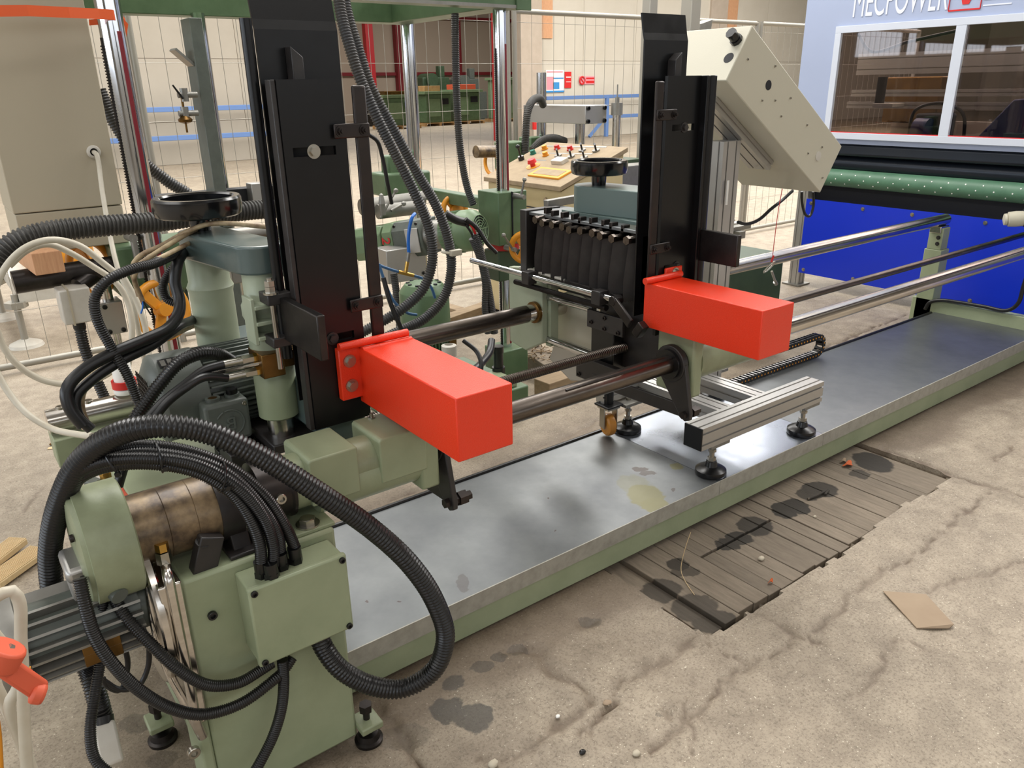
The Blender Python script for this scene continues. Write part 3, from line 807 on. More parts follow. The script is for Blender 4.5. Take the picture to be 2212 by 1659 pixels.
# brass fitting and steel hydraulic pipes
q = pt(350, 1185, y=1.535)
b = MB(); b.cyl(q + Vector((0, 0, .014)), q + Vector((0, 0, -.004)), 0.0135, 6); b.build('brass_nut', 'brass', bed)
b = MB(); b.cyl(q + Vector((0, 0, -.006)), q + Vector((0, 0, -.034)), 0.0155, 6); b.cyl(q + Vector((0, 0, -.03)), q + Vector((0, 0, -.05)), 0.010, 12); b.build('union_nut', 'zinc', bed)
MB().tube([q + Vector((0, 0, -.04)), pt(362, 1240, y=1.50), pt(380, 1330, y=1.49), pt(410, 1480, y=1.485), pt(425, 1560, y=1.485), pt(438, 1590, y=1.492)], 0.011, 14).build('hydraulic_pipe', 'steel', bed)
MB().tube([pt(318, 1232, y=1.56), pt(330, 1330, y=1.54), pt(360, 1440, y=1.53), pt(400, 1520, y=1.51), pt(430, 1580, y=1.495)], 0.009, 14).build('hydraulic_pipe', 'steel', bed)
MB().tube([pt(352, 1215, y=1.53), pt(362, 1290, y=1.515), pt(378, 1400, y=1.51)], 0.0028, 8).build('red_cord', 'print_red', bed)
b = MB(); b.prism([(0.235, 0.30), (0.262, 0.30), (0.262, 0.665), (0.215, 0.665)], 'y', 1.49, 1.60); b.build('drive_guard', 'steel', bed, bevel=0.004)
b = MB(); b.lathe([(0.20, 0), (0.205, 0.004), (0.205, 0.016), (0.20, 0.02)], (0.205, 1.68, 0.55), (1, 0, 0), 40); b.build('belt_guard', 'steel', bed)
# finned gear motor below the drive
gm = thing('gear_motor', 'grey finned gear motor hung under the green drive cap', 'motor', (0.09, 1.6, 0.35))
gx0, gx1, gy, gz = -0.02, 0.185, 1.60, 0.585
b = MB(); b.cyl((gx0, gy, gz), (gx1, gy, gz), 0.070, 32); b.cyl((gx1, gy, gz), (0.235, gy, gz), 0.058, 24); b.build('motor_body', 'motor', gm)  # body darker than its fins: shade of the fin gaps put into the colour
b = MB()
for k in range(22):
    t = 2 * math.pi * k / 22
    if 1.1 < t < 1.75: continue
    u = Vector((0, math.cos(t), math.sin(t))); c = Vector((0, gy, gz))
    b.bar(c + u * 0.079 + Vector((gx0, 0, 0)), c + u * 0.079 + Vector((gx1, 0, 0)), 0.0055, 0.026, u)
tag(b.build('cooling_fins', 'alu_dull', gm, smooth=0), kind='stuff')
MB().lathe([(0.01, 0), (0.092, 0.0), (0.096, 0.006), (0.096, 0.045), (0.09, 0.05)], (gx0 - 0.05, gy, gz), (1, 0, 0), 36).build('fan_cover', 'alu_dull', gm)
tb = MB().box((0.075, gy - 0.05, gz + 0.075), (0.165, gy + 0.05, gz + 0.135)).build('terminal_box', 'alu', gm, bevel=0.008)
MB().box((0.072, gy - 0.053, gz + 0.118), (0.168, gy + 0.053, gz + 0.15)).build('lid', 'alu', tb, bevel=0.01)
MB().cyl((0.135, gy - 0.05, gz + 0.10), (0.150, gy - 0.095, gz + 0.085), 0.017, 20).build('cable_gland', 'motor', tb)
MB().box((0.065, gy - 0.089, gz - 0.05), (0.135, gy - 0.083, gz + 0.0)).build('name_plate', 'bronze', gm, bevel=0.002)

# junction box on the pedestal
jb = MB().box((0.370, 1.425, 0.443), (0.586, 1.50, 0.634)).build('junction_box', 'sage', bed, bevel=0.004)
lid = MB().box((0.367, 1.409, 0.440), (0.589, 1.426, 0.638)).build('box_lid', 'sage', jb, bevel=0.005)
for x in (0.379, 0.577):
    for z in (0.451, 0.627): inst('lid_screw', SOCK_K, (x, 1.4095, z), jb, (0, -1, 0), 0.0072)
for px, py in ((564, 1222), (590, 1232), (636, 1192), (606, 1205)):
    g = pt(px, py, z=0.66); g.y = min(max(g.y, 1.43), 1.49)
    b = MB(); b.cyl((g.x, g.y, 0.634), (g.x, g.y, 0.648), 0.0165, 6); b.cyl((g.x, g.y, 0.648), (g.x, g.y, 0.672), 0.0150, 18); b.build('cable_gland', 'blackpl', jb)


# ================================================================== CORRUGATED CONDUITS AROUND THE PEDESTAL
def hose(name, label, cat, pts, r, m, pitch=0.006, group=None, depth=0.14, seg=14):
    return tag(MB().corr(pts, r, pitch, seg, depth).build(name, m, None, smooth=60), label, cat, group)


def cable(name, label, pts, r, m, group=None, cat='cable', seg=10):
    return tag(MB().tube(pts, r, seg).build(name, m, None, smooth=60), label, cat, group)


def path(*q): return [pt(a, b, y=c) for a, b, c in q]


hose('conduit_hose', 'thick black conduit looping from the pedestal to the junction box underside', 'hose',
     path((115, 1290, 1.72), (108, 1200, 1.70), (128, 1090, 1.64), (180, 990, 1.57), (262, 935, 1.51), (350, 920, 1.47), (450, 935, 1.45), (560, 985, 1.42), (690, 1065, 1.385),
          (800, 1140, 1.36), (885, 1218, 1.33), (940, 1300, 1.315), (962, 1380, 1.315), (935, 1450, 1.33), (870, 1487, 1.36), (800, 1480, 1.39), (735, 1445, 1.42), (700, 1400, 1.445), (688, 1372, 1.455)),
     0.0232, 'rubber', 0.0085)
fans = [('upper black conduit of the arched bundle feeding the junction box', (232, 975, 1.60), (300, 962, 1.55), (400, 973, 1.52), (500, 1012, 1.49), (575, 1075, 1.465), (618, 1140, 1.455), (636, 1180, 1.46)),
        ('second black conduit of the arched bundle feeding the junction box', (228, 992, 1.60), (300, 978, 1.54), (400, 988, 1.50), (490, 1022, 1.475), (560, 1090, 1.455), (598, 1150, 1.45), (606, 1196, 1.46)),
        ('third black conduit of the arched bundle, inner side', (148, 1068, 1.62), (165, 1025, 1.585), (220, 998, 1.545), (320, 990, 1.505), (420, 1003, 1.475), (510, 1050, 1.45), (570, 1120, 1.44), (590, 1180, 1.438), (590, 1222, 1.442)),
        ('lowest black conduit of the arched bundle over the brake cylinder', (150, 1085, 1.64), (170, 1035, 1.60), (230, 1008, 1.56), (330, 1002, 1.52), (430, 1022, 1.485), (500, 1065, 1.46), (545, 1130, 1.445), (562, 1180, 1.44), (564, 1214, 1.442))]
for f in fans: hose('conduit_hose', f[0], 'hose', path(*f[1:]), 0.0128, 'rubber', 0.0048, 'arched conduits over the drive', seg=12)
for k, (px, py, y) in enumerate(((242, 1000, 1.545), (344, 988, 1.51), (478, 1030, 1.47))):
    c = pt(px, py, y=y)
    b = MB(); b.torus(c, (1, -0.1, -0.35 * (k - 1)), 0.030, 0.0022, 24, 6); b.cyl(c + Vector((0, -0.03, -0.012)), c + Vector((0, -0.036, -0.012)), 0.005, 10)
    tag(b.build('cable_tie', 'blackpl', None), ('black cable tie on the bundle near the green cap', 'black cable tie at the crest of the bundle', 'black cable tie where the bundle drops to the box')[k], 'cable tie')
# lower loops in front of the pedestal
hose('conduit_hose', 'black conduit sagging low from the motor terminal box to the junction box', 'hose',
     path((172, 1250, 1.50), (185, 1310, 1.48), (205, 1375, 1.47), (240, 1430, 1.46), (300, 1490, 1.45), (370, 1530, 1.445), (440, 1543, 1.44), (520, 1520, 1.44), (590, 1470, 1.45), (612, 1450, 1.46), (632, 1420, 1.465)), 0.0125, 'rubber', 0.0048, seg=12)
hose('conduit_hose', 'black conduit of the shorter sagging loop to the junction box', 'hose',
     path((245, 1290, 1.55), (270, 1330, 1.52), (320, 1385, 1.49), (385, 1445, 1.46), (450, 1480, 1.45), (515, 1475, 1.45), (560, 1450, 1.46), (588, 1432, 1.465)), 0.0125, 'rubber', 0.0048, seg=12)
hose('conduit_hose', 'black conduit hanging straight down the pedestal from the box', 'hose',
     path((610, 1425, 1.455), (613, 1470, 1.452), (608, 1530, 1.45), (590, 1590, 1.447), (560, 1650, 1.44), (545, 1675, 1.44)), 0.0128, 'rubber', 0.0048, seg=12)
hose('conduit_hose', 'black conduit looping past the white connector on the floor', 'hose',
     path((222, 1262, 1.56), (222, 1330, 1.55), (218, 1420, 1.53), (205, 1500, 1.50), (195, 1580, 1.47), (205, 1640, 1.45), (240, 1675, 1.43)), 0.0110, 'rubber', 0.0045, seg=12)
hose('conduit_hose', 'wide black conduit running down to the white connector', 'hose',
     path((118, 1280, 1.74), (140, 1340, 1.72), (180, 1420, 1.70), (205, 1490, 1.66), (222, 1555, 1.64)), 0.0225, 'rubber', 0.007)
cable('cable', 'thin black cable curling under the gear motor', path((268, 1390, 1.62), (276, 1440, 1.63), (262, 1490, 1.62), (230, 1480, 1.60), (222, 1465, 1.60)), 0.006, 'cable_b')
cable('cable', 'thin black cable arc beside the pedestal side plate', path((322, 1390, 1.60), (320, 1440, 1.60), (300, 1480, 1.60), (260, 1490, 1.60), (224, 1470, 1.60)), 0.006, 'cable_b')
cn = thing('plug_connector', 'white square plug connector hanging by the floor', 'connector', pt(232, 1640, y=1.60))
a, b_ = pt(222, 1565, y=1.63), pt(242, 1655, y=1.56)
MB().bar(a, b_, 0.046, 0.042, (0, -1, 0)).build('plug_housing', 'white', cn, bevel=0.006)
MB().cyl(pt(220, 1548, y=1.64), a, 0.024, 20).build('collar', 'rubber', cn)

# wooden mouldings on the floor
for k, (p0, p1, w) in enumerate((((-20, 1262), (86, 1188), .085), ((-30, 1222), (40, 1168), .075))):
    A, B = pt(*p0, z=0.018 + k * 0.012), pt(*p1, z=0.018 + k * 0.012)
    mt = thing('wood_moulding', ('ribbed pale wood moulding lying on the floor, upper end by the conduit', 'second ribbed pale wood moulding half under the first one')[k], 'moulding', (A + B) / 2)
    MB().bar(A, B, w, 0.022, (0, 0, 1)).build('strip', 'wood_pale', mt, smooth=0, bevel=0.003)
    d, a_, c_ = frame_of(B - A, (0, 0, 1)); b = MB()
    for i in range(11): b.bar(A + c_ * (w * (i - 5) / 11.5) + a_ * 0.012, B + c_ * (w * (i - 5) / 11.5) + a_ * 0.012, 0.003, 0.006, a_)
    tag(b.build('ribs', 'wood_pale', mt, smooth=0), kind='stuff')
# ================================================================== SLIDING HEADS
def handwheel(parent, cx, cy, z0, R=0.113):
    w = MB().lathe([(R - 0.022, 0.045), (R - 0.018, 0.050), (R - 0.004, 0.050), (R, 0.044), (R + 0.001, 0.022), (R - 0.004, 0.004), (R - 0.010, 0.0), (R - 0.016, 0.0),
                    (0.032, -0.006), (0.028, -0.006), (0.028, 0.006), (R - 0.030, 0.010), (R - 0.022, 0.016), (R - 0.022, 0.045)], (cx, cy, z0), seg=64, caps=False).build('handwheel', 'bakelite', parent, smooth=28)
    MB().lathe([(0.001, 0.016), (0.02, 0.016), (0.028, 0.008), (0.028, -0.02), (0.024, -0.055), (0.001, -0.055)], (cx, cy, z0), seg=28).build('hub', 'bakelite', w)
    return w


def slotted_plate(X, xa, xb_, y0, y1, za, zb, slots):
    """vertical plate with real slots (x from, x to, z centre, height)"""
    b = MB(); z = za
    for s0, s1, zc, h in sorted(slots, key=lambda q: q[2]):
        b.box((X(xa), y0, z), (X(xb_), y1, zc - h / 2)); b.box((X(xa), y0, zc - h / 2), (X(s0), y1, zc + h / 2)); b.box((X(s1), y0, zc - h / 2), (X(xb_), y1, zc + h / 2)); z = zc + h / 2
    b.box((X(xa), y0, z), (X(xb_), y1, zb)); return b


def stadium(c0, c1, r, n=14):
    c0, c1 = Vector(c0), Vector(c1); d = (c1 - c0).normalized(); a0 = math.atan2(d.y, d.x); P = []
    for k in range(n + 1): t = a0 - math.pi / 2 + math.pi * k / n; P.append((c1.x + r * math.cos(t), c1.y + r * math.sin(t)))
    for k in range(n + 1): t = a0 + math.pi / 2 + math.pi * k / n; P.append((c0.x + r * math.cos(t), c0.y + r * math.sin(t)))
    return P


def common(t, mir, top, label_box):
    X = (lambda x: 2.74 - x) if mir else (lambda x: x)
    s = -1 if mir else 1
    pl = slotted_plate(X, 0.679, 0.832, 1.730, 1.742, 0.80, 1.622, [(0.70, 0.803, 1.470, 0.020), (0.735, 0.806, 1.028, 0.020)]).build('guide_plate', 'black', t, smooth=0)
    if mir:
        b = MB(); b.box((X(0.665), 1.705, 0.82), (X(0.679), 1.742, 1.622)); b.cyl((X(0.645), 1.722, 0.82), (X(0.645), 1.722, 1.622), 0.020, 20)
        b.build('edge_profile', 'black', t, bevel=0.002)
    else:
        MB().box((0.667, 1.734, 0.80), (0.679, 1.765, 1.622)).build('edge_profile', 'black_satin', t, bevel=0.002)
        MB().cyl((0.655, 1.80, 0.98), (0.655, 1.80, 1.745), 0.013, 16).build('edge_fold', 'black', t)
    for (x, z) in ((0.748, 1.470), (0.747, 1.028)):
        inst('bolt', HEX_Z if z > 1.2 and not mir else HEX_B, (X(x), 1.7295, z), t, (0, -1, 0), 0.011)
    MB().box((X(0.853), 1.722, 0.86), (X(0.888), 1.733, 1.608)).build('side_bar', 'blued', t, bevel=0.005)
    for z in (1.511, 1.102):
        lk = MB().box((X(0.797), 1.716, z - 0.016), (X(0.887), 1.722, z + 0.016)).build('link_plate', 'blued', t, bevel=0.003)
        for x in (0.812, 0.871): inst('nut', NUT_B, (X(x), 1.7155, z), lk, (0, -1, 0), 0.0082)
    # chute plate behind, bent back at the top
    prof = [(1.800, 0.86), (1.800, 1.725), (1.806, 1.745), (1.806 + 0.20 * (top - 1.745), top)]
    b = MB()
    for (ya, za), (yb, zb) in zip(prof, prof[1:]):
        xa, xb_ = X(0.672), X(0.866)
        vs = [(xa, ya, za), (xb_, ya, za), (xb_, yb, zb), (xa, yb, zb)]; vs += [(x, y + 0.006, z) for x, y, z in vs]
        b.add(vs, [(0, 1, 2, 3), (7, 6, 5, 4), (0, 4, 5, 1), (2, 6, 7, 3), (1, 5, 6, 2), (3, 7, 4, 0)])
    b.build('chute_plate', 'black', t, smooth=25)
    b = MB(); b.prism([(X(0.735), 1.60), (X(0.762), 1.60), (X(0.762), 1.668), (X(0.735), 1.69)], 'y', 1.765, 1.80); b.build('wedge_tab', 'black_satin', t, bevel=0.002)
    for z in (1.595, 0.95): MB().box((X(0.70), 1.742, z - 0.02), (X(0.80), 1.80, z + 0.0)).build('spacer', 'black_satin', t, bevel=0.002)
    # clamp arm
    MB().box((X(0.640), 1.555, 1.038), (X(0.660), 1.765, 1.142)).build('clamp_arm', 'raw', t, bevel=0.003)
    MB().box((X(0.612), 1.765, 1.125), (X(0.672), 1.825, 1.152)).build('clamp_block', 'black_satin', t, bevel=0.003); MB().box((X(0.612), 1.765, 1.020), (X(0.672), 1.825, 1.045)).build('clamp_block', 'black_satin', t, bevel=0.003)
    b = MB(); b.cyl((X(0.625), 1.775, 0.965), (X(0.625), 1.775, 1.19), 0.0065, 14); b.build('stud', 'zinc', t)
    b = MB(); b.cyl((X(0.625), 1.775, 1.152), (X(0.625), 1.775, 1.157), 0.018, 18); b.cyl((X(0.625), 1.775, 1.157), (X(0.625), 1.775, 1.170), 0.013, 6); b.cyl((X(0.625), 1.775, 1.171), (X(0.625), 1.775, 1.184), 0.013, 6); b.build('nut_pair', 'zinc', t)
    # red square-tube stop
    x0, x1 = (1.836, 1.985) if mir else (0.803, 0.950)
    R = MB().box((x0, 1.266, 0.85), (x1, 1.722, 0.998)).build('red_stop_box', 'red', t, bevel=0.003)
    R['label'] = label_box
    if mir:
        MB().cyl((1.815, 1.700, 1.008), (1.985, 1.700, 1.008), 0.011, 18).build('hinge_bar', 'red', R)
        MB().box((1.93, 1.716, 0.96), (2.01, 1.726, 1.03)).build('flange', 'red', R, bevel=0.003)
        inst('bolt', HEX_Z, (1.975, 1.716, 1.012), R, (0, -1, 0), 0.011)
    else:
        b = MB(); b.cyl((0.748, 1.700, 1.012), (0.940, 1.700, 1.012), 0.010, 18); b.cyl((0.805, 1.690, 0.994), (0.945, 1.690, 0.994), 0.009, 18); b.build('hinge_bar', 'red', R)
        MB().box((0.748, 1.705, 0.868), (0.808, 1.728, 1.004)).build('flange', 'red', R, bevel=0.003)
        for z in (0.970, 0.905): inst('bolt', HEX_Z, (0.775, 1.7045, z), R, (0, -1, 0), 0.0115)


# ------------------------------------------------------------------ near head
h1 = thing('sliding_head', 'near sliding head with tall black guide plate, red stop box and black handwheel', 'machine head', (0.70, 1.95, 0.7))
common(h1, False, 1.93, 'signal red square stop box bolted to the black plate')
# bearing casting round the keyed shaft
b = MB(); b.cyl((0.545, FR_Y, RZ), (0.90, FR_Y, RZ), 0.060, 40)
b.build('bearing_tube', 'sage_dirty', h1)
b = MB(); b.prism([(0.577, 0.70), (0.577, 0.812), (0.583, 0.818), (0.699, 0.818), (0.699, 0.70)], 'y', 1.541, 1.69); b.build('bearing_block', 'sage', h1, bevel=0.006, bseg=3)
b = MB(); b.prism([(0.756, 0.70), (0.756, 0.812), (0.762, 0.818), (0.885, 0.818), (0.885, 0.70)], 'y', 1.541, 1.69); b.build('bearing_block', 'sage', h1, bevel=0.006, bseg=3)
MB().box((0.868, 1.545, 0.640), (0.922, 1.70, 0.800)).build('bearing_flange', 'sage', h1, bevel=0.007)
b = MB(); q = pt(803, 905, z=0.816); b.cyl((q.x, q.y, 0.808), (q.x, q.y, 0.832), 0.005, 10); b.cyl((q.x, q.y, 0.812), (q.x, q.y, 0.822), 0.010, 6); b.build('grease_nipple', 'zinc', h1)


def swing_frame(t, xp, flip):
    """black triangular swing frame hanging from the shaft"""
    piv = Vector((xp, 1.535, 0.588))
    b = MB(); b.lathe([(0.045, -0.012), (0.062, -0.012), (0.062, 0.012), (0.045, 0.012)], (xp, FR_Y, RZ), (1, 0, 0), 32)
    out = [(FR_Y - 0.062, RZ + 0.01), (piv.y - 0.022, piv.z + 0.005), (piv.y - 0.020, piv.z - 0.016), (piv.y, piv.z - 0.026), (piv.y + 0.022, piv.z - 0.012), (FR_Y + 0.058, RZ - 0.03)]
    b.prism(out, 'x', xp - 0.008, xp + 0.008)
    b.build('swing_plate', 'black_satin', t, bevel=0.003)
    MB().bar((xp + 0.014, piv.y + 0.005, piv.z), (xp + 0.014, 2.0, 0.575), 0.012, 0.045, (0, 0, 1)).build('swing_arm', 'black_satin', t, bevel=0.003)
    bb = MB(); bb.cyl((xp - 0.022, piv.y, piv.z), (xp + 0.06, piv.y, piv.z), 0.013, 6); bb.cyl((xp + 0.02, piv.y, piv.z), (xp + 0.045, piv.y, piv.z), 0.020, 6); bb.build('pivot_bolt', 'blued', t)


swing_frame(h1, 0.945, False)
MB().cyl((0.545, FR_Y, RZ), (0.66, FR_Y, RZ), 0.066, 40).build('bearing_sleeve', 'sage', h1); MB().cyl((0.60, FR_Y, 0.715), (0.885, FR_Y, 0.715), 0.066, 40).build('bearing_belly', 'sage', h1)
# saddle between the shafts
b = MB(); b.box((0.69, 1.80, 0.775), (0.845, 2.44, 0.90)); b.box((0.72, 1.76, 0.66), (0.83, 2.0, 0.80)); b.build('saddle', 'slate', h1, bevel=0.006)
b = MB(); b.box((0.60, 1.83, 0.715), (0.72, 2.44, 0.742)); b.box((0.62, 2.30, 0.66), (0.86, 2.46, 0.83)); b.build('saddle_base', 'black_satin', h1, bevel=0.004)
# lift column
LX, LY = 0.650, 1.90
MB().cyl((LX, LY, 0.742), (LX, LY, 0.80), 0.034, 32).build('piston_rod', 'steel', h1)
MB().lathe([(0.046, 0.795), (0.052, 0.80), (0.053, 0.945), (0.050, 0.95)], (LX, LY, 0), seg=36).build('cylinder_barrel', 'sage', h1)
br = MB().lathe([(0.050, 0.985), (0.052, 0.99), (0.052, 1.06), (0.058, 1.075), (0.058, 1.10), (0.047, 1.12), (0.047, 1.185)], (LX, LY, 0), seg=32).build('cylinder_bracket', 'sage_pale', h1)
xr0, xr1 = pt(548, 690, y=1.835).x, pt(604, 690, y=1.835).x
for z in (1.035, 1.072, 1.112):
    MB().box((xr0, 1.815, z - 0.005), (xr1, LY - 0.02, z + 0.005)).build('bracket_rib', 'sage_pale', br, bevel=0.002)
MB().box((xr0 - 0.008, 1.818, 1.02), (xr0 + 0.002, LY - 0.02, 1.135)).build('bracket_cheek', 'sage_pale', br, bevel=0.002)
MB().box((xr1 - 0.004, 1.812, 1.015), (xr1 + 0.010, LY - 0.02, 1.14)).build('bracket_cheek', 'sage_pale', br, bevel=0.002)
for z in (1.053, 1.092): MB().cyl((xr1 - 0.0045, 1.835, z), (xr1 - 0.007, 1.835, z), 0.008, 14).build('rib_hole', 'dark', br)
LX2, LY2 = 0.603, 2.185
MB().lathe([(0.045, 0.80), (0.045, 0.925), (0.058, 0.93), (0.058, 1.085), (0.062, 1.10), (0.055, 1.115), (0.055, 1.185)], (LX2, LY2, 0), seg=36).build('rear_cylinder', 'sage_pale', h1)
b = MB(); b.prism(stadium((LX, LY), (LX2, LY2), 0.061), 'z', 1.183, 1.253); b.build('gear_cover', 'slate', h1, bevel=0.006, bseg=3)
handwheel(h1, LX2, LY2, 1.292)
# bronze hydraulic manifold and fittings
b = MB(); b.box((0.598, 1.825, 0.928), (0.655, 1.92, 0.990)); b.box((0.640, 1.830, 0.946), (0.735, 1.90, 0.988)); b.build('manifold', 'bronze', h1, bevel=0.002)
FIT = []
for k, (z, y) in enumerate(((0.978, 1.86), (0.945, 1.85))):
    b = MB(); b.cyl((0.598, y, z), (0.588, y, z), 0.012, 6); b.build('brass_nut', 'brass', h1)
    b = MB(); b.cyl((0.588, y, z), (0.560, y, z), 0.0115, 6); b.cyl((0.562, y, z), (0.552, y, z), 0.010, 14); b.cyl((0.552, y, z), (0.515, y, z), 0.0095, 16); b.build('hose_fitting', 'zinc', h1)
    FIT.append(Vector((0.516, y, z)))
MB().cyl((0.60, 1.855, 0.962), (0.45, 1.90, 0.945), 0.006, 10).build('steel_pipe', 'steel', h1)
# motor
mo = (0, 2.10, 0.842)
MB().lathe([(0.02, 0.372), (0.075, 0.372), (0.112, 0.392), (0.118, 0.40), (0.118, 0.505), (0.114, 0.508)], mo, (1, 0, 0), 44).build('motor_fan_cover', 'motor', h1)
MB().cyl((0.505, 2.10, 0.842), (0.80, 2.10, 0.842), 0.098, 40).build('motor_body', 'motor', h1)
b = MB()
for k in range(40):
    t = 2 * math.pi * k / 40; u = Vector((0, math.cos(t), math.sin(t))); c = Vector((0, 2.10, 0.842)) + u * 0.104
    b.bar(c + Vector((0.512, 0, 0)), c + Vector((0.795, 0, 0)), 0.004, 0.022, u)
tag(b.build('motor_fins', 'motor', h1, smooth=0), kind='stuff')
b = MB()
for k in range(-4, 5):
    b.cyl((0.370, 2.10 - 0.07, 0.842 + k * 0.014), (0.370, 2.10 + 0.07, 0.842 + k * 0.014), 0.0015, 5); b.cyl((0.370, 2.10 + k * 0.014, 0.772), (0.370, 2.10 + k * 0.014, 0.912), 0.0015, 5)
tag(b.build('fan_grille', 'blued', h1), kind='stuff')
np_ = MB().obox((0.435, 2.10 - 0.050, 0.842 + 0.1085), (0.055, 0.032, 0.002), Matrix.Rotation(0.43, 3, 'X')).build('name_plate', 'ink', h1)
b = MB()
for k in range(3): b.obox((0.418 + 0.017 * k, 2.10 - 0.051, 0.842 + 0.1098), (0.012, 0.022, 0.001), Matrix.Rotation(0.43, 3, 'X'))
b.build('plate_print', 'alu_dull', np_)
text('motor_letters', 'BMN', 'ink', 0.028, pt(356, 903, y=2.004), (1, 0, 0.05), (0, -0.6, 0.8), h1, 0.0008, 0.0006)
# terminal box with raised B emblem
tbx = MB().box((0.470, 1.935, 0.738), (0.585, 2.03, 0.850)).build('terminal_box', 'motor', h1, bevel=0.010, bseg=3)
for x, m in ((0.505, 'bronze'), (0.556, 'blackpl')):
    b = MB(); b.lathe([(0.020, 0), (0.019, 0.010), (0.012, 0.010), (0.011, 0.004)], (x, 1.972, 0.848), seg=24); b.build('box_boss', 'motor', tbx)
    MB().cyl((x, 1.972, 0.852), (x, 1.972, 0.857 + (0.014 if m == 'blackpl' else 0)), 0.0115 if m == 'bronze' else 0.015, 20).build('boss_plug', m, tbx)
for x, z in ((0.483, 0.750), (0.572, 0.838)): inst('screw', SOCK_Z, (x, 1.935, z), tbx, (0, -1, 0), 0.006)
c = Vector((0.530, 1.9335, 0.792))
b = MB()
pts_ = [c + Vector((0.036 * math.cos(t), 0, 0.036 * math.sin(t))) for t in np.linspace(-1.9, 1.9, 24)]
b.tube(pts_, 0.0022, 8, 0.004)
b.tube([c + Vector((-0.036 * math.cos(t), 0, 0.036 * math.sin(t))) for t in np.linspace(0.55, 1.15, 8)], 0.0022, 8, 0.004)
b.build('emblem_ring', 'motor', tbx)
em = text('emblem_letter', 'B', 'motor', 0.050, c + Vector((0.016, -0.0004, -0.018)), (-1, 0, 0), (0, 0, 1), tbx, 0.0028)

# ------------------------------------------------------------------ far head
h2 = thing('sliding_head', 'far sliding head with black chute, blade magazine and second red stop box', 'machine head', (2.05, 1.95, 0.7))
common(h2, True, 1.80, 'second signal red stop box on the far head')
b = MB(); b.cyl((1.93, FR_Y, RZ), (2.36, FR_Y, RZ), 0.074, 40); b.build('bearing_tube', 'sage_dirty', h2)
MB().box((1.888, 1.54, 0.632), (1.935, 1.70, 0.845)).build('bearing_flange', 'sage', h2, bevel=0.009)
b = MB(); b.prism([(1.935, 0.74), (1.935, 0.862), (2.05, 0.862), (2.05, 0.74)], 'y', 1.56, 1.70); b.build('bearing_block', 'sage', h2, bevel=0.012)
swing_frame(h2, 1.862, True)
MB().cyl((1.838, FR_Y, RZ), (1.89, FR_Y, RZ), 0.050, 32).build('shaft_seal', 'blackpl', h2)
b = MB(); b.box((1.96, 1.742, 0.62), (2.07, 2.06, 0.92)); b.build('saddle', 'black_satin', h2, bevel=0.006); MB().box((2.0, 1.83, 0.83), (2.12, 2.42, 0.93)).build('magazine_base', 'black_satin', h2, bevel=0.004)
b = MB(); b.prism(stadium((2.085, 1.92), (2.05, 2.20), 0.075), 'z', 1.155, 1.252); b.build('gear_cover', 'slate2', h2, bevel=0.004)
MB().box((1.975, 1.83, 1.142), (2.20, 2.30, 1.156)).build('cover_flange', 'slate2', h2, bevel=0.002)
handwheel(h2, 2.05, 2.175, 1.292, 0.105)
MB().lathe([(0.05, 0.90), (0.05, 1.142)], (2.085, 1.92, 0), seg=28).build('cylinder_barrel', 'sage', h2)
# blade magazine
mg = MB(); mg.box((1.90, 1.83, 1.132), (2.10, 2.44, 1.144)); mg.build('magazine_top', 'galv', h2, bevel=0.002)
MB().box((1.975, 1.84, 0.93), (2.06, 2.44, 1.132)).build('magazine_body', 'black_satin', h2, bevel=0.003)
MB().box((1.885, 2.405, 0.90), (2.06, 2.445, 1.15)).build('magazine_cheek', 'black_satin', h2, bevel=0.003)
MB().box((1.90, 1.80, 0.90), (2.02, 1.828, 1.13)).build('magazine_cheek', 'black', h2, bevel=0.003)
MB().bar((2.03, 2.46, 1.155), (2.22, 2.46, 1.162), 0.03, 0.03).build('back_rail', 'alu_dull', h2, bevel=0.002)
for (px, py) in ((1228, 441), (1252, 438), (1280, 442)):
    inst('socket_screw', SOCK_K, pt(px, py, z=1.144), h2, (0, 0, 1), 0.009)


def blade_poly(ph, w):
    # outline in (across, height); the lower edge is a toothed arc
    P = [(-w * 0.42, 0.0), (w * 0.62, 0.0), (w * 0.62, -0.165)]; n = 11
    for k in range(n):
        u = w * 0.62 - (w * 1.25) * k / n; u2 = w * 0.62 - (w * 1.25) * (k + 0.7) / n
        arc = lambda q: -0.195 - 0.012 * (ph % 3) + 0.9 * (q - 0.02 * ph) ** 2 * 4
        P.append((u, arc(u))); P.append((u2, arc(u2) - 0.006))
    P.append((-w * 0.60, -0.13))
    return P


knobs = [(1155, 475), (1170, 482), (1191, 486), (1213, 490), (1228, 497), (1252, 499), (1278, 504), (1295, 510), (1320, 516), (1352, 520)]
ud = Vector((0.72, -0.69, 0)).normalized(); nd = Vector((-ud.y, ud.x, 0))
for k, (px, py) in enumerate(knobs):
    q = pt(px, py, x=1.855)
    b = MB(); b.cyl((1.855, q.y, q.z), (1.868, q.y, q.z), 0.0155, 6); b.cyl((1.866, q.y, q.z), (1.94, q.y, q.z), 0.0125, 18); b.build('blade_spindle', 'rail', h2)
    c = Vector((1.912 + 0.004 * (k % 2), q.y, q.z - 0.012)); P_ = blade_poly((k * 7) % 5 - 2, 0.078)
    vs = [c + ud * u + Vector((0, 0, v)) for u, v in P_]; vs += [v + nd * 0.0035 for v in vs]; n = len(P_)
    b = MB(); b.add(vs, [tuple(range(n))[::-1], tuple(range(n, 2 * n))] + [(i, (i + 1) % n, n + (i + 1) % n, n + i) for i in range(n)]); b.build('saw_blade', 'blade', h2, smooth=0)
    MB().box((1.90, q.y - 0.014, q.z + 0.018), (1.93, q.y + 0.002, q.z + 0.042)).build('blade_clamp', 'blued', h2, bevel=0.002)
